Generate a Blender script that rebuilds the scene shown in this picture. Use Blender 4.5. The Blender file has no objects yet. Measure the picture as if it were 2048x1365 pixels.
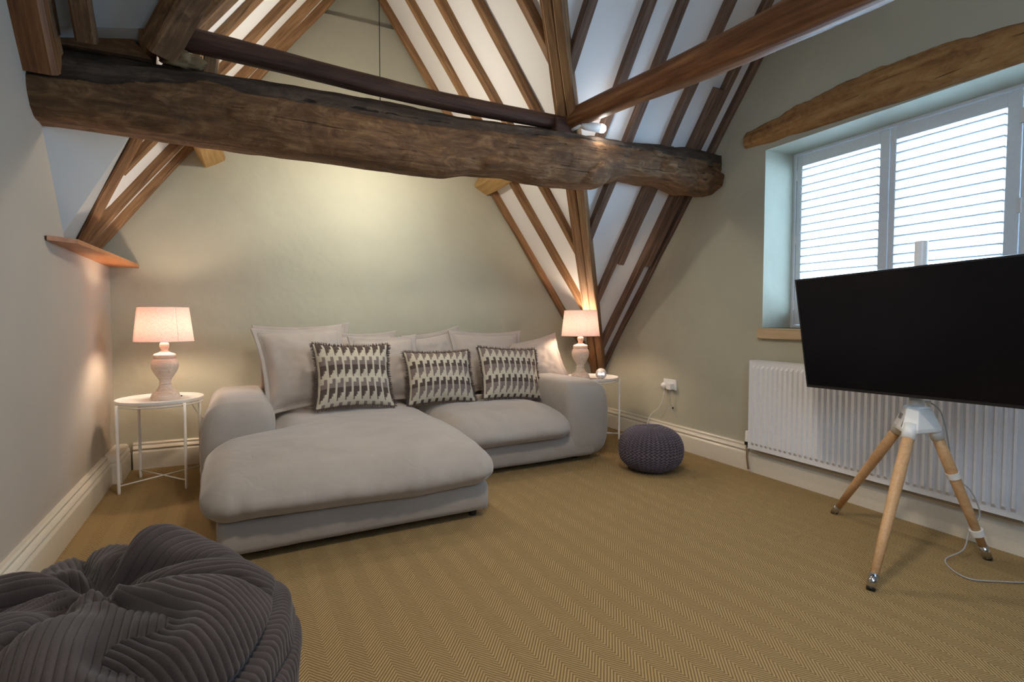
import bpy, bmesh, math, random
from mathutils import Vector, Matrix, noise
random.seed(7)
SC = bpy.context.scene
COL = SC.collection
PI = math.pi
V = Vector

# ------------------------------------------------------------------ camera, world, exposure
FPX = 1040.0
cam_d = bpy.data.cameras.new('camera'); cam = bpy.data.objects.new('camera', cam_d); COL.objects.link(cam)
cam_d.sensor_fit = 'HORIZONTAL'; cam_d.sensor_width = 36.0; cam_d.lens = 36.0 * FPX / 2048.0
cam_d.clip_start = 0.05; cam_d.clip_end = 200
cam.location = (0, 0, 1.02)
cam.rotation_euler = (math.radians(90 - 2.34), 0, math.radians(-28.044))
SC.camera = cam
SC.view_settings.view_transform = 'Standard'
SC.view_settings.look = 'None'
SC.view_settings.gamma = 1.0
SC.view_settings.use_curve_mapping = False
SC.view_settings.exposure = 0.28
w = bpy.data.worlds.new('sky'); SC.world = w; w.use_nodes = True
bg = w.node_tree.nodes['Background']; bg.inputs[0].default_value = (0.50, 0.74, 1.0, 1); bg.inputs[1].default_value = 17.0
SC.cycles.max_bounces = 10; SC.cycles.diffuse_bounces = 6; SC.cycles.transmission_bounces = 8
SC.cycles.sample_clamp_indirect = 8.0

KX, KY = 3.17, 4.14
E1 = V((-0.99881, 0.04878, 0)); E2 = V((-0.04932, -0.99878, 0))
def L(a, b, z): return V((KX, KY, 0)) + E1 * a + E2 * b + V((0, 0, z))

def light(name, kind, loc, energy, color, size=0.05, rot=None, spot=None, size_y=None):
    d = bpy.data.lights.new(name, kind); d.energy = energy; d.color = color
    if kind == 'AREA':
        d.size = size
        if size_y: d.shape = 'RECTANGLE'; d.size_y = size_y
    else: d.shadow_soft_size = size
    if kind == 'SPOT': d.spot_size = math.radians(spot[0]); d.spot_blend = spot[1]
    o = bpy.data.objects.new(name, d); COL.objects.link(o); o.location = loc
    if rot is not None: o.rotation_euler = rot
    return o
def aim(o, target):
    o.rotation_euler = (V(target) - o.location).to_track_quat('-Z', 'Y').to_euler()
# added fill lights out of view: cool daylight, warm spot
o = light('rear_daylight_fill', 'AREA', L(2.0, 4.40, 1.48), 13, (0.60, 0.79, 1.0), 1.0, size_y=0.8); aim(o, L(0.2, 2.0, 0.5))
o = light('warm_overhead_fill', 'SPOT', L(2.35, 3.45, 2.72), 98, (1.0, 0.87, 0.70), 0.12, spot=(112, 0.8)); aim(o, L(1.95, 2.0, 0.0))
# portal for the window
pd = bpy.data.lights.new('window_portal', 'AREA'); pd.shape = 'RECTANGLE'; pd.size = 1.8; pd.size_y = 1.2; pd.cycles.is_portal = True
po = bpy.data.objects.new('window_portal', pd); COL.objects.link(po)
po.location = L(-0.36, 2.78, 1.56); aim(po, L(2.0, 2.78, 1.56))

# ------------------------------------------------------------------ node helpers
def mat(name, base=(0.8, 0.8, 0.8), rough=0.6, metal=0.0, spec=0.5):
    m = bpy.data.materials.new(name); m.use_nodes = True
    b = m.node_tree.nodes['Principled BSDF']
    b.inputs['Base Color'].default_value = (*base, 1); b.inputs['Roughness'].default_value = rough
    b.inputs['Metallic'].default_value = metal; b.inputs['Specular IOR Level'].default_value = spec
    return m, m.node_tree, b
def nd(t, kind, **kw):
    n = t.nodes.new('ShaderNode' + kind)
    for k, v in kw.items():
        if k.startswith('i_'):
            key = k[2:]; key = int(key) if key.isdigit() else key.replace('_', ' ')
            n.inputs[key].default_value = v
        else: setattr(n, k, v)
    return n
def lk(t, a, b): t.links.new(a, b)
def mth(t, op, a, b=None, c=None, clamp=False):
    n = t.nodes.new('ShaderNodeMath'); n.operation = op; n.use_clamp = clamp
    for i, v in enumerate((a, b, c)):
        if v is None: continue
        if isinstance(v, (int, float)): n.inputs[i].default_value = v
        else: t.links.new(v, n.inputs[i])
    return n.outputs[0]
def mixc(t, fac, a, b, mode='MIX'):
    n = t.nodes.new('ShaderNodeMix'); n.data_type = 'RGBA'; n.blend_type = mode
    for i, v in ((0, fac), (6, a), (7, b)):
        if isinstance(v, (int, float)): n.inputs[i].default_value = v
        elif isinstance(v, tuple): n.inputs[i].default_value = (*v, 1)
        else: t.links.new(v, n.inputs[i])
    return n.outputs[2]
def ramp(t, fac, stops):
    n = t.nodes.new('ShaderNodeValToRGB'); lk(t, fac, n.inputs[0])
    el = n.color_ramp.elements
    while len(el) < len(stops): el.new(0.5)
    for e, (p, c) in zip(el, stops): e.position = p; e.color = (*c, 1)
    return n.outputs[0]
def noi(t, vec, scale, detail=4, rough=0.55, dist=0.0):
    n = nd(t, 'TexNoise'); n.inputs['Scale'].default_value = scale; n.inputs['Detail'].default_value = detail
    n.inputs['Roughness'].default_value = rough; n.inputs['Distortion'].default_value = dist
    if vec is not None: lk(t, vec, n.inputs['Vector'])
    return n.outputs[0]
def coord(t, which='Object', scale=None):
    c = nd(t, 'TexCoord').outputs[which]
    if scale:
        m = nd(t, 'Mapping'); m.inputs['Scale'].default_value = scale; lk(t, c, m.inputs[0]); c = m.outputs[0]
    return c
def bump(t, b, h, strength, dist):
    n = nd(t, 'Bump'); n.inputs['Strength'].default_value = strength; n.inputs['Distance'].default_value = dist
    lk(t, h, n.inputs['Height']); lk(t, n.outputs[0], b.inputs['Normal'])

def plaster(name, col, var=0.06, bdist=0.012):
    m, t, b = mat(name, col, 0.85, spec=0.2)
    c = coord(t)
    n1 = noi(t, c, 1.6, 3); n2 = noi(t, c, 9, 5)
    dk = tuple(x * (1 - var) for x in col); lt = tuple(min(1, x * (1 + var)) for x in col)
    lk(t, ramp(t, n1, [(0.3, dk), (0.7, lt)]), b.inputs['Base Color'])
    h = mth(t, 'ADD', mth(t, 'MULTIPLY', noi(t, c, 2.6, 3, 0.5), 1.0), mth(t, 'MULTIPLY', n2, 0.22))
    bump(t, b, h, 0.5, bdist * 2)
    return m
M_SAGE = plaster('sage_plaster', (0.435, 0.422, 0.335), 0.05, 0.02)
M_WALLL = plaster('greige_plaster', (0.46, 0.405, 0.34), 0.03, 0.008)
M_CEIL = plaster('white_ceiling_plaster', (0.82, 0.80, 0.80), 0.02, 0.006)
M_DPAN = plaster('shaded_white_plaster', (0.40, 0.42, 0.44), 0.02, 0.006)  # white plaster of the left slope, its shade put into the colour as grey

def wood(name, dark, mid, light_, gs=1.0, rough=0.62, bd=0.006, cracks=0.5, blotch=0.4, iso=0.0):
    m, t, b = mat(name, mid, rough, spec=0.3)
    oc = coord(t)
    def mp(s):
        n = nd(t, 'Mapping'); n.inputs['Scale'].default_value = s; lk(t, oc, n.inputs[0]); return n.outputs[0]
    g1 = noi(t, mp((1.6 * gs, 26 * gs, 26 * gs)), 1.0, 6, 0.62, 1.2)
    g2 = noi(t, mp((5 * gs, 90 * gs, 90 * gs)), 1.0, 4, 0.6, 0.3)
    bl = noi(t, mp((2.2, 6, 6)), 1.0, 4, 0.6, 0.8)
    f = mth(t, 'ADD', mth(t, 'MULTIPLY', g1, 0.62), mth(t, 'MULTIPLY', g2, 0.38))
    if iso:
        i1 = noi(t, mp((7, 13, 13)), 1.0, 7, 0.68, 1.6); f = mth(t, 'ADD', mth(t, 'MULTIPLY', f, 1 - iso), mth(t, 'MULTIPLY', i1, iso)); g1 = mth(t, 'ADD', mth(t, 'MULTIPLY', g1, 1 - iso), mth(t, 'MULTIPLY', i1, iso * 1.6))
    c1 = ramp(t, f, [(0.30 + .08 * iso, dark), (0.50, mid), (0.70 - .08 * iso, light_)])
    c2 = mixc(t, mth(t, 'MULTIPLY', ramp(t, bl, [(0.42, (0, 0, 0)), (0.68, (1, 1, 1))]), blotch), c1, dark)
    cr = noi(t, mp((1.1 * gs, 34 * gs, 34 * gs)), 1.0, 3, 0.5, 2.0)
    crk = ramp(t, cr, [(0.0, (1, 1, 1)), (0.305, (1, 1, 1)), (0.335, (0, 0, 0))])
    c3 = mixc(t, mth(t, 'MULTIPLY', crk, cracks), c2, tuple(x * 0.25 for x in dark))
    lk(t, c3, b.inputs['Base Color'])
    h = mth(t, 'SUBTRACT', mth(t, 'ADD', mth(t, 'MULTIPLY', g1, 0.8), mth(t, 'MULTIPLY', g2, 0.45)), mth(t, 'MULTIPLY', crk, 0.9))
    bump(t, b, h, 0.7, bd)
    return m
M_BEAM = wood('old_dark_oak', (0.045, 0.022, 0.011), (0.15, 0.075, 0.032), (0.33, 0.185, 0.085), 0.7, 0.7, 0.016, 0.8, 0.35, 0.5)
M_BEAMD = wood('beam_weathered_face', (0.022, 0.015, 0.011), (0.070, 0.046, 0.032), (0.17, 0.12, 0.085), 0.55, 0.75, 0.016, 0.9, 0.5, 0.35)
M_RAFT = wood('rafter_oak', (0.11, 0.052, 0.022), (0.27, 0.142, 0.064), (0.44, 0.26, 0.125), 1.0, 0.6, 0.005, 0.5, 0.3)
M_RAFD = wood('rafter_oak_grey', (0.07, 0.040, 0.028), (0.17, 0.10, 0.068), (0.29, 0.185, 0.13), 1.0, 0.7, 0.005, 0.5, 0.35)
M_POLE = wood('dark_pole_wood', (0.03, 0.014, 0.010), (0.085, 0.04, 0.026), (0.16, 0.08, 0.05), 0.9, 0.55, 0.008, 0.7, 0.4)
M_STRUT = wood('red_brown_strut', (0.05, 0.018, 0.008), (0.21, 0.085, 0.032), (0.46, 0.23, 0.092), 0.5, 0.5, 0.006, 0.9, 0.35)
M_PURL = wood('pale_oak', (0.22, 0.12, 0.045), (0.42, 0.26, 0.10), (0.56, 0.37, 0.17), 1.0, 0.7, 0.006, 0.4, 0.2)
M_LINT = wood('lintel_oak', (0.14, 0.058, 0.020), (0.36, 0.19, 0.070), (0.50, 0.31, 0.13), 0.6, 0.7, 0.014, 0.7, 0.4, 0.45)
M_SHELF = wood('orange_pine', (0.30, 0.11, 0.04), (0.42, 0.17, 0.065), (0.52, 0.24, 0.10), 0.6, 0.4, 0.002, 0.1, 0.1)
M_BEECH = wood('beech', (0.50, 0.28, 0.13), (0.60, 0.355, 0.175), (0.68, 0.43, 0.24), 1.3, 0.4, 0.0008, 0.0, 0.1)
M_SILL = wood('sill_oak', (0.40, 0.28, 0.16), (0.55, 0.40, 0.25), (0.66, 0.52, 0.36), 0.7, 0.5, 0.003, 0.2, 0.2)
M_TURN = wood('whitewashed_turned_wood', (0.42, 0.33, 0.26), (0.58, 0.49, 0.41), (0.70, 0.62, 0.55), 1.4, 0.6, 0.002, 0.15, 0.15)
M_STONE = plaster('rubble_stone', (0.24, 0.155, 0.08), 0.35, 0.02)

def simple(name, col, rough=0.5, metal=0, spec=0.5, nz=0.0, sc=60):
    m, t, b = mat(name, col, rough, metal, spec)
    c = coord(t); n = noi(t, c, sc, 3)
    v = 0.03
    lk(t, ramp(t, n, [(0.3, tuple(x * (1 - v) for x in col)), (0.7, tuple(min(1, x * (1 + v)) for x in col))]), b.inputs['Base Color'])
    if nz: bump(t, b, n, 0.4, nz)
    return m
M_TRIM = simple('cream_gloss_trim', (0.66, 0.60, 0.50), 0.35)
M_SHUT = simple('white_shutter_paint', (0.72, 0.74, 0.76), 0.4)
M_RAD = simple('white_radiator_enamel', (0.76, 0.76, 0.79), 0.28)
M_WMET = simple('white_powder_coat', (0.80, 0.77, 0.74), 0.45)
M_WPLA = simple('white_plastic', (0.80, 0.79, 0.78), 0.35)
M_BLK = simple('black_plastic', (0.012, 0.012, 0.014), 0.35)
M_SCRN = simple('black_screen_glass', (0.003, 0.003, 0.005), 0.25, spec=0.22)
M_CHR = simple('chrome', (0.6, 0.6, 0.62), 0.15, 1.0)
M_GREY = simple('grey_label', (0.25, 0.24, 0.25), 0.5)
M_DARKM = simple('dark_metal', (0.03, 0.028, 0.026), 0.4, 0.6)
M_CABLE = simple('grey_clear_cable', (0.40, 0.41, 0.42), 0.25)
M_FOOT = simple('black_foot', (0.01, 0.01, 0.01), 0.6)

def glass_mat():
    m = bpy.data.materials.new('clear_glass'); m.use_nodes = True; t = m.node_tree; t.nodes.clear()
    out = nd(t, 'OutputMaterial'); g = nd(t, 'BsdfGlossy'); g.inputs['Roughness'].default_value = 0.02
    tr = nd(t, 'BsdfTransparent'); tr.inputs[0].default_value = (0.95, 0.97, 0.98, 1)
    lw = nd(t, 'LayerWeight'); lw.inputs[0].default_value = 0.5
    fr = nd(t, 'Math', operation='MULTIPLY_ADD'); lk(t, mth(t, 'POWER', lw.outputs['Facing'], 5.0), fr.inputs[0]); fr.inputs[1].default_value = 0.9; fr.inputs[2].default_value = 0.04
    mx = nd(t, 'MixShader'); lk(t, fr.outputs[0], mx.inputs[0]); lk(t, tr.outputs[0], mx.inputs[1]); lk(t, g.outputs[0], mx.inputs[2])
    lk(t, mx.outputs[0], out.inputs[0]); return m
M_GLASS = glass_mat()

def fabric(name, col, var=0.10, sheen=0.3, weave=900, bd=0.0006, large=3.0):
    m, t, b = mat(name, col, 0.9, spec=0.15)
    c = coord(t)
    n1 = noi(t, c, large, 4, 0.6, 0.6); n2 = noi(t, c, weave, 2)
    dk = tuple(x * (1 - var) for x in col); lt = tuple(min(1, x * (1 + var)) for x in col)
    lk(t, ramp(t, n1, [(0.3, dk), (0.7, lt)]), b.inputs['Base Color'])
    b.inputs['Sheen Weight'].default_value = sheen; b.inputs['Sheen Roughness'].default_value = 0.4
    h = mth(t, 'ADD', mth(t, 'MULTIPLY', noi(t, c, 14, 3, 0.5, 1.0), 1.0), mth(t, 'MULTIPLY', n2, 0.12))
    bump(t, b, h, 0.35, bd * 8)
    return m
M_SOFA = fabric('stone_velvet', (0.37, 0.330, 0.298), 0.07, 0.4, bd=0.0009)
M_CUSH = fabric('cushion_velvet', (0.42, 0.368, 0.333), 0.05, 0.35)
M_FRNG = fabric('brown_fringe', (0.11, 0.075, 0.062), 0.3, 0.2)

def pattern_mat(nm, upc, loc):
    m, t, b = mat(nm, (0.5, 0.5, 0.4), 0.9, spec=0.1)
    uv = nd(t, 'TexCoord').outputs['UV']; sp = nd(t, 'SeparateXYZ'); lk(t, uv, sp.inputs[0])
    u = mth(t, 'MULTIPLY', sp.outputs[0], 9.5); v0 = sp.outputs[1]
    col = mth(t, 'FLOOR', u); fu = mth(t, 'FRACT', u)
    inB = mth(t, 'GREATER_THAN', fu, 0.62)
    gap = mth(t, 'LESS_THAN', fu, 0.25)
    v = mth(t, 'MULTIPLY_ADD', v0, 2.75, -1.18)
    fv = mth(t, 'FRACT', v)
    lo = mth(t, 'ADD', 0.13, mth(t, 'MULTIPLY', inB, 0.19)); hi = mth(t, 'ADD', lo, 0.62)
    on = mth(t, 'MULTIPLY', mth(t, 'GREATER_THAN', fv, lo), mth(t, 'LESS_THAN', fv, hi))
    on = mth(t, 'MULTIPLY', on, mth(t, 'SUBTRACT', 1.0, gap))
    chk = mth(t, 'MULTIPLY', mth(t, 'GREATER_THAN', fv, mth(t, 'SUBTRACT', lo, 0.12)), mth(t, 'LESS_THAN', fv, lo))
    chk = mth(t, 'MULTIPLY', chk, mth(t, 'MULTIPLY', mth(t, 'GREATER_THAN', fu, mth(t, 'ADD', 0.25, mth(t, 'MULTIPLY', inB, 0.35))), mth(t, 'LESS_THAN', fu, mth(t, 'ADD', 0.43, mth(t, 'MULTIPLY', inB, 0.35)))))
    up_ = mth(t, 'GREATER_THAN', fv, 0.55)
    cream = (0.58, 0.53, 0.42)
    blk = mixc(t, up_, loc, upc)
    c = mixc(t, on, cream, blk); c = mixc(t, chk, c, (0.16, 0.11, 0.10))
    wv = noi(t, uv, 260, 2); c = mixc(t, mth(t, 'MULTIPLY', wv, 0.35), c, (0.3, 0.26, 0.22))
    lk(t, c, b.inputs['Base Color']); bump(t, b, wv, 0.5, 0.002)
    return m
PG, PD = (0.19, 0.145, 0.14), (0.048, 0.028, 0.027)
M_PAT = pattern_mat('woven_blocks_grey_above', PG, PD); M_PAT2 = pattern_mat('woven_blocks_dark_above', PD, PG)

def floor_mat():
    m, t, b = mat('sisal_herringbone', (0.4, 0.3, 0.15), 0.9, spec=0.1)
    c = coord(t); sp = nd(t, 'SeparateXYZ'); lk(t, c, sp.inputs[0])
    x, y = sp.outputs[0], sp.outputs[1]
    wob = mth(t, 'MULTIPLY', mth(t, 'SUBTRACT', noi(t, c, 40, 2), 0.5), 0.004)
    xb = mth(t, 'DIVIDE', mth(t, 'ADD', x, wob), 0.112)
    tri = mth(t, 'ABSOLUTE', mth(t, 'SUBTRACT', mth(t, 'FRACT', xb), 0.5))       # 0..0.5
    ph = mth(t, 'DIVIDE', mth(t, 'ADD', mth(t, 'ADD', y, wob), mth(t, 'MULTIPLY', tri, 0.112 * 1.25)), 0.0145)
    st = mth(t, 'FRACT', ph)
    line = mth(t, 'SUBTRACT', 1.0, mth(t, 'MULTIPLY', mth(t, 'ABSOLUTE', mth(t, 'SUBTRACT', st, 0.5)), 2.0))
    side = mth(t, 'GREATER_THAN', mth(t, 'FRACT', xb), 0.5)
    yarn = noi(t, c, 420, 2, 0.7)
    big = noi(t, c, 1.3, 3)
    f = mth(t, 'ADD', mth(t, 'MULTIPLY', line, 0.75), mth(t, 'MULTIPLY', yarn, 0.35))
    cc = ramp(t, f, [(0.20, (0.13, 0.078, 0.032)), (0.46, (0.33, 0.222, 0.102)), (0.85, (0.50, 0.355, 0.172))])
    cc = mixc(t, mth(t, 'MULTIPLY', side, 0.16), cc, (0.20, 0.13, 0.06))  # alternate half-bands darkened: shading of the weave relief put into the colour
    cc = mixc(t, mth(t, 'MULTIPLY', big, 0.18), cc, (0.46, 0.33, 0.17))
    lk(t, cc, b.inputs['Base Color'])
    bump(t, b, f, 0.8, 0.006)
    return m
M_FLOOR = floor_mat()

def shade_mat():
    m = bpy.data.materials.new('pink_linen_shade'); m.use_nodes = True; t = m.node_tree; t.nodes.clear()
    out = nd(t, 'OutputMaterial'); c = coord(t, 'Object', (1, 1, 1))
    mp1 = nd(t, 'Mapping'); mp1.inputs['Scale'].default_value = (60, 60, 900); lk(t, c, mp1.inputs[0])
    mp2 = nd(t, 'Mapping'); mp2.inputs['Scale'].default_value = (700, 700, 50); lk(t, c, mp2.inputs[0])
    n = mth(t, 'MULTIPLY', mth(t, 'ADD', noi(t, mp1.outputs[0], 1, 2), noi(t, mp2.outputs[0], 1, 2)), 0.5)
    col = ramp(t, n, [(0.36, (0.60, 0.36, 0.32)), (0.62, (0.86, 0.60, 0.55))])
    d = nd(t, 'BsdfDiffuse'); tr = nd(t, 'BsdfTranslucent'); lk(t, col, d.inputs[0]); lk(t, col, tr.inputs[0])
    mx = nd(t, 'MixShader'); mx.inputs[0].default_value = 0.085
    lk(t, d.outputs[0], mx.inputs[1]); lk(t, tr.outputs[0], mx.inputs[2]); lk(t, mx.outputs[0], out.inputs[0])
    return m
M_SHADE = shade_mat()
def emis(name, col, s):
    m = bpy.data.materials.new(name); m.use_nodes = True; t = m.node_tree; t.nodes.clear()
    out = nd(t, 'OutputMaterial'); e = nd(t, 'Emission'); e.inputs[0].default_value = (*col, 1); e.inputs[1].default_value = s
    lk(t, e.outputs[0], out.inputs[0]); return m
M_BULB = emis('warm_bulb', (1.0, 0.79, 0.58), 250)
M_BULB2 = emis('dim_pendant_bulb', (1.0, 0.88, 0.7), 25)
M_SPOT = emis('spot_bulb', (1, 0.95, 0.88), 60)
M_DIG = emis('clock_digits', (0.95, 0.97, 1.0), 3.5)

def cord_mat():
    m, t, b = mat('charcoal_corduroy', (0.06, 0.048, 0.05), 0.95, spec=0.1)
    c = coord(t)
    n = noi(t, c, 5, 3); n2 = noi(t, c, 500, 2)
    f = mth(t, 'ADD', mth(t, 'MULTIPLY', n, 0.6), mth(t, 'MULTIPLY', n2, 0.4))
    base = ramp(t, f, [(0.3, (0.044, 0.034, 0.035)), (0.7, (0.088, 0.070, 0.070))])
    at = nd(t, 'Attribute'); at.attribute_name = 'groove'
    base = mixc(t, at.outputs['Fac'], base, (0.018, 0.013, 0.014))  # shade in rib grooves and fold creases is put into the colour
    lk(t, base, b.inputs['Base Color'])
    b.inputs['Sheen Weight'].default_value = 0.25; b.inputs['Sheen Roughness'].default_value = 0.5
    bump(t, b, n2, 0.3, 0.002)
    return m
M_CORD = cord_mat()
M_KNIT = fabric('purple_grey_knit', (0.135, 0.108, 0.135), 0.12, 0.25, 300, 0.001)
t = M_KNIT.node_tree; b_ = t.nodes['Principled BSDF']; src = b_.inputs['Base Color'].links[0].from_socket
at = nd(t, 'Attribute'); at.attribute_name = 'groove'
lk(t, mixc(t, at.outputs['Fac'], src, (0.022, 0.016, 0.022)), b_.inputs['Base Color'])  # shade between the stitches, painted in as a darker colour

# ------------------------------------------------------------------ mesh helpers
def setp(o, label=None, cat=None, group=None, kind=None):
    if label: o['label'] = label
    if cat: o['category'] = cat
    if group: o['group'] = group
    if kind: o['kind'] = kind
    return o
def link(name, me, m=None, parent=None, smooth=False):
    if m is not None: me.materials.append(m)
    if smooth:
        for p in me.polygons: p.use_smooth = True
    o = bpy.data.objects.new(name, me); COL.objects.link(o)
    if parent is not None: o.parent = parent
    return o
def mesh(name, vs, fs, m=None, parent=None, smooth=False):
    me = bpy.data.meshes.new(name); me.from_pydata([tuple(v) for v in vs], [], fs); me.update()
    return link(name, me, m, parent, smooth)
def empty(name, loc, label=None, cat=None, group=None, rotz=0.0):
    o = bpy.data.objects.new(name, None); COL.objects.link(o); o.location = loc; o.rotation_euler = (0, 0, rotz)
    o.empty_display_size = 0.1
    return setp(o, label, cat, group)
class MB:
    def __init__(s): s.v = []; s.f = []
    def add(s, vs, fs):
        k = len(s.v); s.v += [V(x) for x in vs]; s.f += [tuple(i + k for i in f) for f in fs]; return s
    def box(s, lo, hi, M=None):
        (x0, y0, z0), (x1, y1, z1) = lo, hi
        vs = [V(p) for p in ((x0, y0, z0), (x1, y0, z0), (x1, y1, z0), (x0, y1, z0), (x0, y0, z1), (x1, y0, z1), (x1, y1, z1), (x0, y1, z1))]
        if M is not None: vs = [M @ p for p in vs]
        return s.add(vs, [(3, 2, 1, 0), (4, 5, 6, 7), (0, 1, 5, 4), (1, 2, 6, 5), (2, 3, 7, 6), (3, 0, 4, 7)])
    def tube(s, pts, r, n=10, cap=True):
        pts = [V(p) for p in pts]; rs = r if isinstance(r, (list, tuple)) else [r] * len(pts)
        rings = []; prev = None
        for i, p in enumerate(pts):
            d = (pts[min(i + 1, len(pts) - 1)] - pts[max(i - 1, 0)]).normalized()
            if prev is None:
                ref = V((0, 0, 1)) if abs(d.z) < 0.9 else V((1, 0, 0))
                x = d.cross(ref).normalized()
            else: x = (prev - d * prev.dot(d)).normalized()
            prev = x; y = d.cross(x)
            rings.append([p + (x * math.cos(2 * PI * k / n) + y * math.sin(2 * PI * k / n)) * rs[i] for k in range(n)])
        vs = [q for rg in rings for q in rg]; fs = []
        for i in range(len(pts) - 1):
            for k in range(n):
                a = i * n + k; b_ = i * n + (k + 1) % n; fs.append((a, b_, b_ + n, a + n))
        if cap:
            fs.append(tuple(range(n - 1, -1, -1))); fs.append(tuple(range((len(pts) - 1) * n, len(pts) * n)))
        return s.add(vs, fs)
    def lathe(s, prof, n=40, c=(0, 0, 0)):
        vs = []; fs = []
        for r_, z in prof:
            for k in range(n): vs.append(V((c[0] + r_ * math.cos(2 * PI * k / n), c[1] + r_ * math.sin(2 * PI * k / n), c[2] + z)))
        for i in range(len(prof) - 1):
            for k in range(n):
                a = i * n + k; b_ = i * n + (k + 1) % n; fs.append((a, b_, b_ + n, a + n))
        return s.add(vs, fs)
    def build(s, name, m, parent=None, smooth=False): return mesh(name, s.v, s.f, m, parent, smooth)
def smooth_angle(o, deg=40):
    me = o.data
    for p in me.polygons: p.use_smooth = True
    bm = bmesh.new(); bm.from_mesh(me); lim = math.radians(deg)
    for e in bm.edges:
        if len(e.link_faces) == 2 and e.calc_face_angle(0) > lim: e.smooth = False
    bm.to_mesh(me); bm.free(); return o
def fix(o):
    bm = bmesh.new(); bm.from_mesh(o.data); bmesh.ops.recalc_face_normals(bm, faces=bm.faces); bm.to_mesh(o.data); bm.free(); return o
def slab(name, pts, off, m, parent=None, kind='structure'):
    """polygon with thickness: pts plus an offset vector away from the room"""
    n = len(pts); off = V(off)
    vs = [V(p) for p in pts] + [V(p) + off for p in pts]
    fs = [tuple(range(n)), tuple(range(2 * n - 1, n - 1, -1))] + [(i, (i + 1) % n, (i + 1) % n + n, i + n) for i in range(n)]
    o = fix(mesh(name, vs, fs, m, parent))
    if kind and parent is None: o['kind'] = kind
    return o
def fbm(p, s): return noise.fractal(V(p) * s, 0.6, 2.0, 3)

# timber: mesh local x runs along its length, local z towards the room, rough sides
def timber(name, p0, p1, nrm, wd, th, m, parent=None, rough=0.006, ch=0.12, seed=None, taper=1.0, th1=None, step=0.05, both=False):
    p0, p1, nrm = V(p0), V(p1), V(nrm)
    X = (p1 - p0); ln = X.length; X.normalize(); Z = (nrm - X * nrm.dot(X)).normalized(); Y = Z.cross(X)
    Mx = Matrix(((X.x, Y.x, Z.x, p0.x), (X.y, Y.y, Z.y, p0.y), (X.z, Y.z, Z.z, p0.z), (0, 0, 0, 1)))
    sd = V((random.random() * 50, random.random() * 50, 0)) if seed is None else V((seed, seed, 0))
    n = max(3, int(ln / step)); rg = []
    for i in range(n + 1):
        t_ = i / n; x = ln * t_; w2 = wd / 2 * (1 + (taper - 1) * t_); t2 = th * (1 - t_) + (th1 if th1 else th) * t_
        c = ch * min(wd, th)
        if both: sec = [(-w2, c), (-w2, t2 - c), (-w2 + c, t2), (0, t2), (w2 - c, t2), (w2, t2 - c), (w2, c), (w2 - c, 0), (0, 0), (-w2 + c, 0)]
        else: sec = [(-w2, 0), (-w2, t2 * .5), (-w2, t2 - c), (-w2 + c, t2), (0, t2), (w2 - c, t2), (w2, t2 - c), (w2, t2 * .5), (w2, 0)]
        ring = []
        for j, (y, z) in enumerate(sec):
            q = V((x * 2.2, y * 6, z * 6)) + sd
            ring.append(V((x, y + rough * 1.6 * noise.noise(q), z + (rough * 1.6 * noise.noise(q + V((7, 3, 1))) if (z > 0 or both) else 0))))
        rg.append(ring)
    k = len(rg[0]); vs = [q for r_ in rg for q in r_]; fs = []
    for i in range(n):
        for j in range(k): fs.append((i * k + j, i * k + (j + 1) % k, (i + 1) * k + (j + 1) % k, (i + 1) * k + j))
    fs.append(tuple(range(k - 1, -1, -1))); fs.append(tuple(range(n * k, (n + 1) * k)))
    o = fix(mesh(name, vs, fs, m)); o.matrix_world = Mx
    if parent is not None: o.parent = parent; o.matrix_parent_inverse = Matrix.Translation(-parent.location)
    smooth_angle(o, 35)
    return o

# ------------------------------------------------------------------ setting
XL = -0.73
ZR, BR_ = 3.81, 2.64
def aL(b): return (KX + E2.x * b - XL) / 0.99881
zA = lambda a: 0.52 + 1.46 * a
zB = lambda b: 0.47 + 1.27 * b
zC = lambda a: 7.0 - 1.377 * a
zRear = lambda b: ZR - 0.80 * (b - BR_)
BE = 6.0
slab('floor', [L(-.02, -.02, 0), L(4.05, -.02, 0), L(4.05, BE, 0), L(-.02, BE, 0)], (0, 0, -0.1), M_FLOOR)
# back gable wall, the top of the gable set back a little above a ledge
ZL = 3.36
aRt, aLt = (ZL - .52) / 1.46, (7.0 - ZL) / 1.377
wb = slab('wall_back', [L(0, 0, 0), L(4.10, 0, 0), L(4.10, 0, 1.36), L(aLt, 0, ZL), L(aRt, 0, ZL), L(0, 0, .52)], -E2 * 0.12, M_SAGE)
wbt = slab('gable_top_panel', [L(aLt, -.04, ZL), L(2.25, -.04, ZR), L(aRt, -.04, ZL)], -E2 * 0.08, M_SAGE, parent=wb)
# left wall
def LW(b, z): return L(aL(b), b, z)
slab('wall_left', [LW(-.05, 0), LW(-.05, 1.37), LW(1.0, 1.37), LW(1.33, 1.89), LW(1.5, 2.2), LW(2.68, ZR), LW(BE, zRear(BE)), LW(BE, 0)], (-0.25, 0, 0), M_WALLL)
slab('wall_rear', [L(0, BE, 0), L(3.8, BE, 0), L(3.8, BE, zRear(BE) + .05), L(0, BE, zRear(BE) + .05)], E2 * 0.12, M_SAGE)
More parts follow.
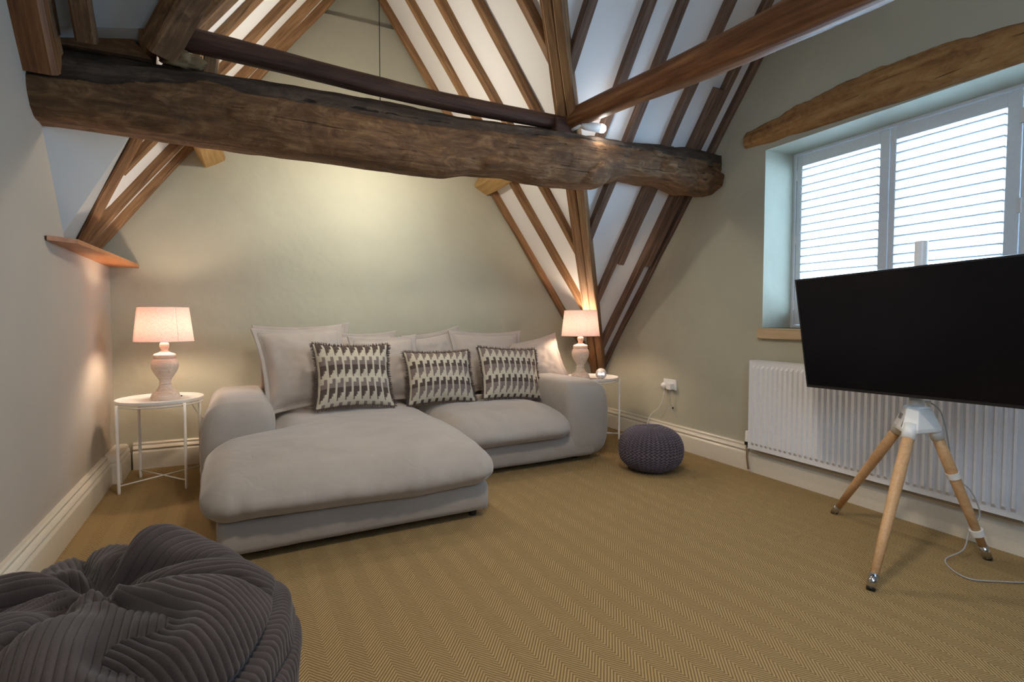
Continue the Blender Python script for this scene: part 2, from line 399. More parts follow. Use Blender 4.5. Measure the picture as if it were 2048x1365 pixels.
# right gable wall with the window opening
WB0, WB1, WZ0, WZ1 = 1.885, 3.68, 0.965, 2.125
def rt(b): return min(zB(b), zRear(b))
vs = []; fs = []
def addp(pts):
    k = len(vs); vs.extend([L(0, b, z) for b, z in pts]); fs.append(tuple(range(k, k + len(pts))))
addp([(0, 0), (WB0, 0), (WB0, WZ0), (WB0, WZ1), (WB0, rt(WB0)), (0, zB(0))])
addp([(WB0, 0), (WB1, 0), (WB1, WZ0), (WB0, WZ0)])
addp([(WB0, WZ1), (WB1, WZ1), (WB1, rt(WB1)), (BR_, ZR), (WB0, rt(WB0))])
addp([(WB1, 0), (BE, 0), (BE, rt(BE)), (WB1, rt(WB1)), (WB1, WZ1), (WB1, WZ0)])
D = 0.40
k = len(vs)
for (b, z, sb) in ((WB0, WZ0, .03), (WB1, WZ0, -.03), (WB1, WZ1, -.03), (WB0, WZ1, .03)):
    vs.append(L(0, b, z)); vs.append(L(-D, b + sb * 0.7, z))
for i in range(4):
    j = (i + 1) % 4; fs.append((k + 2 * i, k + 2 * j, k + 2 * j + 1, k + 2 * i + 1))
wr = mesh('wall_right', vs, fs, M_SAGE); wr['kind'] = 'structure'
bm = bmesh.new(); bm.from_mesh(wr.data); bmesh.ops.remove_doubles(bm, verts=bm.verts, dist=1e-4); bm.to_mesh(wr.data); bm.free()
# ceiling slopes
up = V((0, 0, 0.06))
cA = slab('ceiling', [L(-.05, 0, zA(-.05)), L(2.25, -.1, ZR), L(2.25, BR_, ZR), L(0, .04, zA(0))], up + V((.05, 0, 0)), M_CEIL)
cB = slab('ceiling', [L(0, -.02, zB(-.02)), L(0, .04, zB(.04)), L(2.25, BR_, ZR), L(-.06, BR_, ZR), L(-.06, 0, zB(0))], up, M_CEIL)
V0, V1, V2 = L(4.08, .20, zC(4.08)), L(3.56, .86, zC(3.56)), L(3.417, 1.5, zC(3.417))
cC = slab('ceiling', [L(2.25, -.1, ZR), L(4.10, -.1, zC(4.10)), L(4.10, .18, zC(4.10)), V0, V1, V2, L(2.25, BR_, ZR)], up + V((-.05, 0, 0)), M_CEIL)
cD = slab('ceiling', [V2, L(2.25, BR_, ZR), L(3.85, BR_ + .02, ZR), LW(1.5, 2.2) + E1 * .05], up, M_DPAN)
W1, W2, W3 = LW(1.0, 1.375) + E1 * .05, LW(1.33, 1.89) + E1 * .05, LW(1.5, 2.2) + E1 * .05
dl = mesh('lower_panel', [V0, V1, V2, W1, W2, W3, L(4.06, .4, 1.36)], [(0, 1, 3), (0, 3, 6), (1, 4, 3), (1, 2, 5), (1, 5, 4)], M_DPAN, parent=cD)
cR = slab('ceiling', [L(-.06, BR_, ZR), L(3.86, BR_, ZR), L(3.86, BE + .1, zRear(BE + .1)), L(-.06, BE + .1, zRear(BE + .1))], up, M_CEIL)

def nrm_of(kind):
    if kind == 'A': return (E1 * 1.46 + V((0, 0, -1))).normalized()
    if kind == 'B': return (E2 * 1.27 + V((0, 0, -1))).normalized()
    if kind == 'C': return (E1 * -1.377 + V((0, 0, -1))).normalized()
    if kind == 'D': return (E2 * 1.35 + V((0, 0, -1))).normalized()
NA, NB, NC, ND = map(nrm_of, 'ABCD')
def vaB(b): return (zB(b) - .52) / 1.46        # a of the right valley at b
def vbA(a): return (zA(a) - .47) / 1.27        # b of the right valley at a
RW, RTH = .052, .052
for b, wd in ((.04, .05), (.43, .052), (.80, .056), (1.18, .060), (1.58, .064)):
    a0 = max(0.0, vaB(b) - .02)
    timber('rafter', L(a0, b, zA(a0)), L(2.25, b, ZR), NA, wd, RTH, M_RAFT, cA)
for b, wd in ((1.95, .065), (2.3, .065)):
    timber('rafter', L(vaB(b), b, zA(vaB(b))), L(2.25, b, ZR), NA, wd, RTH, M_RAFT, cA)
for a, wd in ((.018, .03), (.155, .055), (.43, .058), (.75, .060), (.965, .060), (1.335, .062), (1.7, .06)):
    b0 = vbA(a) - .02
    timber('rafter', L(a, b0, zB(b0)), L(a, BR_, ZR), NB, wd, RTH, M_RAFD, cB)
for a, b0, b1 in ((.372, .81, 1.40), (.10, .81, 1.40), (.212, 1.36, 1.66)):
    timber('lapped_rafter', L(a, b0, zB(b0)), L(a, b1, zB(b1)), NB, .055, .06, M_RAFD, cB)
for b, wd in ((.035, .05), (.285, .056), (.635, .060), (1.0, .066)):
    a1 = 4.02 if b < .3 else (3.99 - (b - .3) * .80)
    timber('rafter', L(a1, b, zC(a1)), L(2.25, b, ZR), NC, wd, RTH, M_RAFT, cC)
timber('rafter', L(3.42, 1.30, zC(3.42)), L(2.25, 1.30, ZR), NC, .11, .07, M_BEAM, cC)
for b, wd in ((1.85, .08), (2.2, .08)):
    a1 = 2.25 + (BR_ - b) * 1.0
    timber('rafter', L(a1, b, zC(a1)), L(2.25, b, ZR), NC, wd, .06, M_RAFT, cC)
for a, wd in ((3.62, .07), (3.73, .035)):
    timber('rafter', L(a, 1.50, 2.2), L(a, BR_, ZR), ND, wd, .07, M_BEAM, cD)

# valley rafters: two boards side by side
def vp(a): return L(a, vbA(a), zA(a))
nv = (NA + NB).normalized()
vd = (vp(2.0) - vp(0.0)).normalized(); sv = vd.cross(nv).normalized()
root = empty('valley_rafter', vp(0.0), 'long double-board oak valley rafter rising from the corner behind the right lamp', 'rafter')
for s_, wd, th in ((.030, .056, .115), (-.030, .056, .105), (-.070, .022, .06)):
    timber('board', vp(0.0) + sv * s_ - nv * .02, vp(2.25) + sv * s_ - nv * .02, nv, wd, th, M_RAFT, root, rough=.004)
nl = (NC + ND).normalized()
root = empty('valley_rafter', V0, 'short oak valley rafter above the left corner shelf, below the big beam', 'rafter')
timber('board', V0, V1, nl, .060, .055, M_RAFT, root)
timber('board', V1, V2, nl, .060, .055, M_RAFT, root)
o = timber('valley_rafter', L(3.40, 1.47, 2.24), L(2.25, BR_ + .02, ZR), nl, .13, .09, M_BEAM)
setp(o, 'dark thick valley rafter rising from the left end of the big beam', 'rafter')
o = timber('wall_rafter', L(3.79, 1.42, 2.10), L(3.74, 2.62, 3.74), ND, .13, .14, M_STRUT)
setp(o, 'red-brown rafter against the left wall above the big beam end', 'rafter')

# purlins between tie beam and back wall
for nm, a, z, k_, lab in (('purlin', 3.32, 2.215, 1, 'pale oak purlin end under the beam at left of the back wall'), ('purlin', 1.19, 2.235, -1, 'pale oak purlin end under the beam at right of the back wall')):
    n_ = (V((0, 0, -1)) + E1 * (-.55 * k_)).normalized()
    o = timber(nm, L(a, 0.0, z) - n_ * .02, L(a, 1.38, z) - n_ * .02, n_, .16, .12, M_PURL, both=True, rough=.01)
    setp(o, lab, 'beam')

# tie beam ---------------------------------------------------------------
def interp(tab, x):
    if x <= tab[0][0]: return tab[0][1]
    for (x0, y0), (x1, y1) in zip(tab, tab[1:]):
        if x <= x1:
            t_ = (x - x0) / (x1 - x0); t_ = t_ * t_ * (3 - 2 * t_); return y0 + (y1 - y0) * t_
    return tab[-1][1]
topz = [(-.06, 2.245), (.14, 2.24), (.6, 2.205), (1.0, 2.195), (1.37, 2.185), (2.0, 2.188), (2.4, 2.20), (3.3, 2.185), (3.85, 2.18)]
botz = [(-.1, 2.00), (.02, 1.935), (.22, 1.922), (.43, 1.96), (.77, 1.965), (.93, 1.934), (1.01, 1.875), (1.17, 1.865), (1.42, 1.868), (1.62, 1.886), (1.85, 1.875), (2.06, 1.84), (2.8, 1.854), (3.85, 1.873)]
crk = [(-.06, 2.10), (.5, 2.11), (1.0, 2.11), (1.7, 2.09), (2.3, 2.07), (2.75, 2.086), (3.02, 2.082), (3.18, 2.112), (3.32, 2.075), (3.62, 2.024), (3.85, 2.016)]
frb = [(-.06, 1.53), (.3, 1.56), (.8, 1.545), (1.2, 1.55), (2.0, 1.51), (3.85, 1.50)]
a0, a1 = -.03, 3.84; n = 330; rings = []
for i in range(n + 1):
    a = a0 + (a1 - a0) * i / n
    zt, zb_, zc, bf = interp(topz, a), interp(botz, a), interp(crk, a), interp(frb, a)
    lump = max(0, 1 - a / 1.7)
    sec = [(bf - .27, zt + .02), (bf - .16, zt + .015), (bf - .09, zt + .0), (bf - .045, zt - .035), (bf - .015, (zt * .6 + zc * .4)), (bf - .004, zc + .012),
           (bf + .004, zc - .004), (bf - .002, zc * .75 + zb_ * .25), (bf - .012, zc * .5 + zb_ * .5), (bf - .03, zc * .22 + zb_ * .78), (bf - .065, zb_ + .008), (bf - .10, zb_), (bf - .18, zb_ + .0), (bf - .26, zb_ + .02), (bf - .30, zb_ + .12), (bf - .30, zt - .1)]
    for _ in (0, 1): sec = [p for i2 in range(len(sec)) for p in (sec[i2], tuple((sec[i2][q_] + sec[(i2 + 1) % len(sec)][q_]) / 2 for q_ in (0, 1)))]
    ring = []
    for j, (b, z) in enumerate(sec):
        q = V((a * 1.5, b * 4, z * 4)); q2 = V((a * 9, b * 16, z * 16))
        db = .016 * noise.noise(q) + (.006 + .012 * lump) * noise.noise(q2) + .028 * lump * noise.noise(q * 3) + .005 * noise.noise(q2 * 2.3)
        dz = (.007 + .012 * lump) * noise.noise(q * (1 + lump) + V((9, 0, 0))) + .004 * noise.noise(q2 + V((5, 0, 0)))
        if b > bf - .12:
            for ak, zk, ra, rz, h_ in ((.10, 2.01, .17, .07, .030), (.50, 2.06, .055, .05, .022), (.60, 2.15, .05, .04, .015), (1.04, 1.92, .11, .06, .020), (1.62, 1.92, .22, .045, .022), (2.95, 1.98, .16, .05, .010)):
                dd_ = math.hypot((a - ak) / ra, (z - zk) / rz)
                dd_ *= 1 + .45 * noise.noise(V((a * 14, z * 14, ak * 9)))
                if dd_ < 2: db += h_ * math.exp(-dd_ ** 4) - .45 * h_ * math.exp(-((dd_ - 1.12) / .13) ** 2)
        ring.append((a, b + db, z + dz))
    rings.append(ring)
k = len(rings[0]); vs = []
c0 = L(0, 0, 0); Rm = Matrix(((E1.x, E2.x, 0, KX), (E1.y, E2.y, 0, KY), (0, 0, 1, 0), (0, 0, 0, 1)))
# object frame: x along beam (a), y = b, z
for r_ in rings: vs += r_
fs = []
for i in range(n):
    for j in range(k): fs.append((i * k + j, i * k + (j + 1) % k, (i + 1) * k + (j + 1) % k, (i + 1) * k + j))
fs += [tuple(range(k)), tuple(range(n * k, (n + 1) * k))]
o = fix(mesh('tie_beam', vs, fs, M_BEAM, smooth=False)); o.matrix_world = Rm; smooth_angle(o, 50)
o.data.materials.append(M_BEAMD)
for p_ in o.data.polygons:
    a_ = p_.center.x; lim = interp(crk, a_) + .006 * noise.noise(V((a_ * 12, 0, 0)))
    if p_.center.z > lim + (.02 if a_ < 1.5 else 0): p_.material_index = 1
setp(o, 'massive rough dark oak tie beam spanning the room, thicker at left and gnarled at right', 'beam')

# plate plank on the beam at left
vsx = []
for (a, z) in ((3.80, 2.19), (3.80, 2.285), (3.50, 2.285), (3.41, 2.19)):
    vsx += [(a, 1.36, z), (a, 1.44, z)]
o = fix(mesh('wall_plate', vsx, [(0, 2, 4, 6), (1, 7, 5, 3), (0, 1, 3, 2), (2, 3, 5, 4), (4, 5, 7, 6), (6, 7, 1, 0)], M_BEAM)); o.matrix_world = Rm
setp(o, 'dark plank with a sloping end lying on the left end of the big beam', 'plank')
# round pole (collar) above beam
def pole(name, pts, rr, m, squash=1.0, n=14, rough=.008):
    pts = [V(p) for p in pts]; out = []; rs = []
    N = 60
    p0, p1 = pts[0], pts[-1]
    X = (p1 - p0); ln = X.length; X.normalize(); Z = V((0, 0, 1)); Z = (Z - X * Z.dot(X)).normalized(); Y = Z.cross(X)
    Mx = Matrix(((X.x, Y.x, Z.x, p0.x), (X.y, Y.y, Z.y, p0.y), (X.z, Y.z, Z.z, p0.z), (0, 0, 0, 1)))
    vs = []; fs = []
    for i in range(N + 1):
        t_ = i / N; x = ln * t_; r_ = rr[0] + (rr[1] - rr[0]) * t_
        sag = interp([(q[0], q[1]) for q in pts_sag], t_) if False else 0
        for k_ in range(n):
            an = 2 * PI * k_ / n; cy, cz = math.cos(an), math.sin(an)
            ex = 0.72
            y = r_ * math.copysign(abs(cy) ** ex, cy); z = r_ * squash * math.copysign(abs(cz) ** ex, cz)
            q = V((x * 2, y * 8, z * 8)) + V((3.3 * rr[0] * 100, 0, 0))
            d_ = 1 + rough * 12 * noise.noise(q) + rough * 3 * noise.noise(q * 4)
            vs.append((x, y * d_ + .012 * math.sin(x * 2.1), z * d_ + .010 * math.sin(x * 2.9 + 1)))
    for i in range(N):
        for k_ in range(n): fs.append((i * n + k_, i * n + (k_ + 1) % n, (i + 1) * n + (k_ + 1) % n, (i + 1) * n + k_))
    fs += [tuple(range(n)), tuple(range(N * n, (N + 1) * n))]
    o = fix(mesh(name, vs, fs, m)); o.matrix_world = Mx; smooth_angle(o, 45); return o
o = pole('collar_pole', [L(3.37, 1.42, 2.315), L(1.33, 1.42, 2.24)], (.052, .042), M_POLE)
setp(o, 'dark round-edged pole lying just above the big beam, between the two valleys', 'beam')
o = pole('collar_strut', [L(1.24, 1.44, 2.255), L(.88, 3.15, 2.285)], (.052, .092), M_STRUT, 1.05)
setp(o, 'red-brown cracked strut running from the right valley towards the camera', 'beam')
# wedge block where pole, strut and valley meet
mb = MB(); mb.box((1.24, 1.39, 2.165), (1.35, 1.50, 2.27)); 
o = mb.build('joint_block', M_POLE); o.matrix_world = Rm
bv = o.modifiers.new('b', 'BEVEL'); bv.width = .015; bv.segments = 2
setp(o, 'dark wooden block joining pole and strut on top of the beam', 'block')
# rubble lumps under and above the left end of the pole
def lump(name, c, s, m, label, sd):
    bm = bmesh.new(); bmesh.ops.create_icosphere(bm, subdivisions=4, radius=1.0)
    for v_ in bm.verts:
        p = v_.co.copy(); d = 1 + .40 * noise.noise(p * 1.9 + V((sd, 0, 0))) + .22 * noise.noise(p * 5 + V((sd, 2, 0)))
        q = V([math.copysign(abs(x) ** .75, x) for x in p]); v_.co = V((q.x * s[0], q.y * s[1], q.z * s[2])) * d
    me = bpy.data.meshes.new(name); bm.to_mesh(me); bm.free()
    o = link(name, me, m, smooth=True); o.location = c; setp(o, label, 'stone'); return o
lump('stone', L(3.30, 1.40, 2.225), (.085, .05, .035), M_STONE, 'rough stone wedged between beam and left end of the pole', 1)
lump('stone', L(3.26, 1.52, 2.45), (.035, .04, .07), M_STONE, 'crumbly plaster lump between the dark rafters above the pole', 4)
o = timber('wood_stub', L(3.19, 1.40, 2.19), L(3.18, 1.40, 2.30), -E2, .06, .06, M_RAFT, both=True)
setp(o, 'short upright wooden stub under the pole near its left end', 'block')

# corner shelf board at left
mb = MB(); pts = [(3.83, 1.34), (3.745, 1.245), (3.735, .10), (3.74, .002), (4.02, .002), (3.96, 1.0)]
vs = [L(a, b, 1.371) for a, b in pts] + [L(a, b, 1.392) for a, b in pts]
n = 6; fs = [tuple(range(n)), tuple(range(2 * n - 1, n - 1, -1))] + [(i, (i + 1) % n, (i + 1) % n + n, i + n) for i in range(n)]
o = fix(mesh('corner_shelf', vs, fs, M_SHELF)); setp(o, 'narrow orange pine shelf board along the left wall below the rafters', 'shelf')

# lintel over the window
topl = [(1.73, 2.289), (1.95, 2.305), (2.1, 2.335), (2.25, 2.345), (2.42, 2.356), (2.6, 2.36), (2.79, 2.35), (3.17, 2.30), (3.8, 2.30)]
botl = [(1.73, 2.178), (1.9, 2.165), (2.42, 2.149), (2.79, 2.135), (3.17, 2.125), (3.8, 2.13)]
N = 160; vs = []; 
for i in range(N + 1):
    b = 1.73 + (3.80 - 1.73) * i / N; zt, zb_ = interp(topl, b) + .012 * noise.noise(V((b * 7, 0, 0))) + .006 * noise.noise(V((b * 25, 0, 0))), interp(botl, b) + .006 * noise.noise(V((b * 9, 5, 0)))
    for j, (dx, z) in enumerate(((-.08, zb_), (.004, zb_), (.022, zb_ + .018), (.028, (zb_ * 2 + zt) / 3), (.026, (zb_ + 2 * zt) / 3), (.016, zt - .015), (.0, zt), (-.08, zt))):
        vs.append((b - 1.73, -(dx + .008 * noise.noise(V((b * 5, j * 2, 3))) + .005 * noise.noise(V((b * 20, j * 3, 3)))), z))
fs = []; k = 8
for i in range(N):
    for j in range(k): fs.append((i * k + j, i * k + (j + 1) % k, (i + 1) * k + (j + 1) % k, (i + 1) * k + j))
fs += [tuple(range(k)), tuple(range(N * k, (N + 1) * k))]
o = fix(mesh('lintel', vs, fs, M_LINT)); smooth_angle(o, 50)
p = L(0, 1.73, 0); o.matrix_world = Matrix(((E2.x, -E1.x, 0, p.x), (E2.y, -E1.y, 0, p.y), (0, 0, 1, 0), (0, 0, 0, 1)))
setp(o, 'rough wavy oak lintel above the shuttered window', 'beam')

# ------------------------------------------------------------------ window with shutters
SR = Matrix(((E2.x, -E1.x, 0, KX), (E2.y, -E1.y, 0, KY), (0, 0, 1, 0), (0, 0, 0, 1)))   # local: x=b, y=outwards, z
win = empty('window_1', L(-.27, 2.78, WZ0)); win['kind'] = 'structure'
def wbox(name, m, boxes, parent=win, bevel=.0025):
    mb = MB()
    for lo, hi in boxes: mb.box(lo, hi)
    o = mb.build(name, m); o.matrix_world = SR
    o.parent = parent; o.matrix_parent_inverse = parent.matrix_world.inverted() if parent is not win else Matrix.Translation(-win.location)
    if bevel:
        bv = o.modifiers.new('b', 'BEVEL'); bv.width = bevel; bv.segments = 1
    return o
Y0 = .262
wbox('window_frame', M_SHUT, [((WB0 + .01, Y0 - .008, WZ0), (WB0 + .032, Y0 + .05, WZ1)), ((WB1 - .032, Y0 - .008, WZ0), (WB1 - .01, Y0 + .05, WZ1)),
      ((WB0 + .032, Y0 - .008, 2.110), (WB1 - .032, Y0 + .05, WZ1 + .02)), ((WB0 + .032, Y0 - .008, WZ0), (WB1 - .032, Y0 + .05, WZ0 + .02))])
panels = [(1.919, 2.489), (2.493, 3.066), (3.070, 3.646)]
PZ0, PZ1 = 0.987, 2.107
for pi, (b0, b1) in enumerate(panels):
    st = .038 if pi == 0 else .036
    sl, sr = b0 + st, b1 - .05
    if pi == 1: sl, sr = b0 + .034, b1 - .055
    zt, zb_ = 2.036, 1.06
    sh = wbox('shutter_panel', M_SHUT, [((b0, Y0, PZ0), (sl, Y0 + .028, PZ1)), ((sr, Y0, PZ0), (b1, Y0 + .028, PZ1)), ((sl, Y0 + .001, zt), (sr, Y0 + .027, PZ1)), ((sl, Y0 + .001, PZ0), (sr, Y0 + .027, zb_))])
    def sub(name, mb, m):
        o = mb.build(name, m); o.parent = sh
        return o
    nsl = 19; pitch = .0515
    slat_me = None
    for i in range(nsl):
        z = zt - .030 - pitch * i
        if z < zb_ + .01: break
        if slat_me is None:
            mb = MB(); wl = sr - sl - .004; prof = [(-.032, 0), (-.027, .0045), (0, .0065), (.027, .0045), (.032, 0), (.027, -.0045), (0, -.0065), (-.027, -.0045)]
            vsx = [(x, y, zz) for x in (0, wl) for y, zz in prof]; k8 = 8
            mb.add(vsx, [(j, (j + 1) % 8, (j + 1) % 8 + 8, j + 8) for j in range(8)] + [tuple(range(8)), tuple(range(15, 7, -1))])
            o = fix(mb.build('louvre', M_SHUT)); smooth_angle(o, 60); slat_me = o.data
        else:
            o = bpy.data.objects.new('louvre', slat_me); COL.objects.link(o)
        o.parent = sh; o.matrix_parent_inverse = Matrix.Identity(4)
        o.matrix_basis = Matrix.Translation((sl + .002, Y0 + .014, z)) @ Matrix.Rotation(math.radians(-3), 4, 'X')
    # tilt bar clips
    mb = MB()
    for i in range(nsl):
        z = zt - .030 - pitch * i
        for bx in (sl + (sr - sl) * .32, sl + (sr - sl) * .66):
            mb.box((bx, Y0 + .047, z - .022), (bx + .010, Y0 + .053, z - .004))
    sub('tilt_clip_row', mb, M_SHUT)
    mb = MB(); hb = b0 - .003 if pi < 2 else b0 - .003
    for z in (1.12, 1.56, 1.98):
        if pi == 1: mb.box((b1 - .006, Y0 - .006, z - .035), (b1 + .008, Y0 + .004, z + .035))
        else: mb.box((b0 - .008, Y0 - .006, z - .035), (b0 + .006, Y0 + .004, z + .035))
    sub('hinge', mb, M_WMET)
# outer casement window behind the shutters
wbox('casement_frame', M_SHUT, [((WB0, .345, WZ0), (WB0 + .05, .38, WZ1)), ((WB1 - .05, .345, WZ0), (WB1, .38, WZ1)), ((WB0, .345, WZ1 - .05), (WB1, .38, WZ1)), ((WB0, .345, WZ0), (WB1, .38, WZ0 + .06)),
      ((2.48, .345, WZ0), (2.53, .38, WZ1)), ((3.06, .345, WZ0), (3.11, .38, WZ1))])
wbox('window_glass', M_GLASS, [((WB0 + .04, .36, WZ0 + .05), (WB1 - .04, .364, WZ1 - .04))], bevel=0)
o = wbox('window_sill', M_SILL, [((WB0 - .02, -.03, WZ0 - .07), (WB1 + .02, .26, WZ0))], bevel=.006)

# ------------------------------------------------------------------ baseboards
PROF = [(.0, .18), (.018, .18), (.024, .172), (.022, .160), (.032, .152), (.038, .140), (.030, .128), (.040, .118), (.042, .112), (.042, .0), (.0, .0)]
def baseboard(name, path, inward, parent=None):
    """path: list of plan points; inward: list of unit inward vectors at each (already mitred)"""
    k = len(PROF); vs = []; fs = []
    for p, w_ in zip(path, inward):
        for d, z in PROF: vs.append((p[0] + w_[0] * d, p[1] + w_[1] * d, z))
    for i in range(len(path) - 1):
        for j in range(k): fs.append((i * k + j, i * k + (j + 1) % k, (i + 1) * k + (j + 1) % k, (i + 1) * k + j))
    fs += [tuple(range(k)), tuple(range((len(path) - 1) * k, len(path) * k))]
    o = fix(mesh(name, vs, fs, M_TRIM, parent)); smooth_angle(o, 30)
    if parent is None: o['kind'] = 'structure'
    return o
bbk = L(0, 0, 0)
baseboard('baseboard_right', [L(0, 0, 0), L(0, BE, 0)], [E1 + E2, E1])
baseboard('baseboard_back', [L(0, 0, 0), L(3.80, 0, 0)], [E1 + E2, E2 - E1 * 0.0])
baseboard('baseboard_left', [V((XL, 3.99, 0)), V((XL, -.9, 0))], [V((1, 0, 0)), V((1, 0, 0))])
# boxed pipe corner at the left of the back wall
pth = [V((XL, 3.985, 0)), V((-.664, 3.985, 0)), V((-.664, 4.29, 0))]
baseboard('baseboard_corner', pth, [V((0, -.35, 0)), V((.6, -.35, 0)), V((.6, 0, 0))])
mb = MB(); mb.box((XL, 3.985, .0), (-.664, 4.33, .178)); o = mb.build('trim_1', M_TRIM); o['kind'] = 'structure'

# ------------------------------------------------------------------ radiator
rad = empty('radiator', L(.08, 1.88, .17), 'long white ribbed panel radiator under the window', 'radiator')
def rb(name, m, mb, smooth=False, parent=rad):
    o = mb.build(name, m, None, smooth); o.matrix_world = SR; o.parent = parent
    o.matrix_parent_inverse = parent.matrix_world.inverted() if parent is rad else Matrix.Identity(4)
    return o
bpy.context.view_layer.update()
RB0, RB1, RZ0, RZ1 = 1.88, 3.26, .172, .752
N = 40; pit = (RB1 - RB0 - .03) / N
vs = []; fs = []
zs = [RZ0, RZ0 + .028, RZ0 + .045, RZ1 - .045, RZ1 - .028, RZ1]
xs = []
for i in range(N):
    x = RB0 + .015 + i * pit
    for (t_, d) in ((.0, 0), (.18, 0), (.34, 1), (.66, 1), (.82, 0)): xs.append((x + t_ * pit, d))
xs = [(RB0, 0)] + xs + [(RB1 - .008, 0), (RB1, 0)]
for x, d in xs:
    for zi, z in enumerate(zs): vs.append((x, -.100 - (.012 * d if 2 <= zi <= 3 else 0) + (.009 if False else 0), z))
k = len(zs)
for i in range(len(xs) - 1):
    for j in range(k - 1): fs.append((i * k + j, (i + 1) * k + j, (i + 1) * k + j + 1, i * k + j + 1))
mb = MB(); mb.add(vs, fs); rb('front_panel', M_RAD, mb)
mb = MB(); mb.box((RB0, -.099, RZ0), (RB1, -.092, RZ1)); mb.box((RB0, -.045, RZ0), (RB1, -.035, RZ1)); rb('back_panel', M_RAD, mb)
for xx in (RB0 - .003, RB1): mb = MB(); mb.box((xx, -.106, RZ0 - .002), (xx + .003, -.036, RZ1 + .003)); rb('side_panel', M_RAD, mb)
mb = MB(); mb.box((RB0 - .003, -.102, RZ1), (RB1 + .003, -.036, RZ1 + .004)); rb('top_grille', M_RAD, mb)
for xx in (2.1, 3.0): mb = MB(); mb.box((xx, -.036, .3), (xx + .04, 0.0, .7)); rb('wall_bracket', M_RAD, mb)
mb = MB(); mb.lathe([(.0, .24), (.012, .24), (.0155, .235), (.0155, .195), (.017, .19), (.017, .165)], 20, (1.845, -.07, .04)); vh = rb('valve_head', M_WPLA, mb, True)
mb = MB(); mb.lathe([(.019, .208), (.019, .186), (.010, .186)], 20, (1.845, -.07, 0)); rb('valve_collar', M_BLK, mb)
mb = MB(); mb.tube([(1.845, -.07, .19), (1.845, -.07, .10), (1.845, -.055, .02)], .009, 12); mb.tube([(1.845, -.07, .172), (1.885, -.07, .172)], .011, 12); mb.tube([(1.845, -.07, .17), (1.845, -.07, .15)], .014, 6); rb('valve_body', M_CHR, mb)

# ------------------------------------------------------------------ socket and plugs
sk = empty('wall_socket', L(0, 1.03, .45), 'white double wall socket above the skirting between sofa and radiator', 'socket')
bpy.context.view_layer.update()
def sb(name, m, mb, parent, bevel=.002, smooth=False):
    o = mb.build(name, m, None, smooth); o.matrix_world = SR
    o.parent = parent; o.matrix_parent_inverse = parent.matrix_world.inverted()
    if bevel: bv = o.modifiers.new('b', 'BEVEL'); bv.width = bevel; bv.segments = 2
    return o
mb = MB(); mb.box((.957, -.012, .452), (1.103, .001, .538)); sb('face_plate', M_WPLA, mb, sk, .004)
mb = MB(); mb.box((1.012, -.016, .520), (1.022, -.010, .530)); mb.box((1.032, -.016, .520), (1.042, -.010, .530)); sb('switch', M_WPLA, mb, sk, .001)
pl = empty('plug', L(.03, .985, .48), 'round white plug in the left half of the wall socket', 'plug'); bpy.context.view_layer.update()
mb = MB(); mb.tube([(.985, -.012, .483), (.985, -.030, .483), (.985, -.046, .483)], [.027, .027, .022], 20); mb.tube([(.985, -.030, .470), (.985, -.030, .440)], [.010, .006], 10); sb('plug_body', M_WPLA, mb, pl, 0, True)
cab = [(.985, -.030, .440), (.984, -.032, .40), (.972, -.034, .35), (.955, -.036, .32), (.935, -.040, .29), (.90, -.044, .26), (.86, -.052, .225), (.84, -.060, .185), (.82, -.075, .10), (.79, -.09, .02), (.74, -.10, .006), (.62, -.12, .006), (.45, -.20, .006), (.30, -.28, .006)]
def spline(pts, n=8):
    pts = [V(p) for p in pts]; out = []
    for i in range(len(pts) - 1):
        p0, p1, p2, p3 = pts[max(i - 1, 0)], pts[i], pts[i + 1], pts[min(i + 2, len(pts) - 1)]
        for j in range(n):
            t_ = j / n; out.append(.5 * ((2 * p1) + (p2 - p0) * t_ + (2 * p0 - 5 * p1 + 4 * p2 - p3) * t_ ** 2 + (3 * p1 - p0 - 3 * p2 + p3) * t_ ** 3))
    out.append(pts[-1]); return out
mb = MB(); mb.tube(spline(cab), .0032, 8); sb('cord', M_WPLA, mb, pl, 0, True)
ad = empty('power_adapter', L(.03, 1.06, .48), 'square white charger in the right half of the wall socket', 'charger'); bpy.context.view_layer.update()
mb = MB(); mb.box((1.036, -.055, .458), (1.084, -.012, .506)); sb('adapter_body', M_WPLA, mb, ad, .004)
mb = MB(); mb.tube(spline([(1.060, -.035, .458), (1.060, -.036, .43), (1.063, -.03, .38), (1.058, -.022, .34), (1.045, -.02, .315), (1.06, -.02, .30), (1.085, -.02, .315), (1.08, -.02, .335), (1.06, -.018, .325), (1.075, -.016, .29), (1.10, -.014, .26), (1.112, -.012, .245)]), .0018, 6)
sb('cord', M_CABLE, mb, ad, 0, True)
mb = MB(); mb.box((1.075, -.024, .306), (1.092, -.016, .318)); sb('cable_tie', M_CHR, mb, ad, .001)

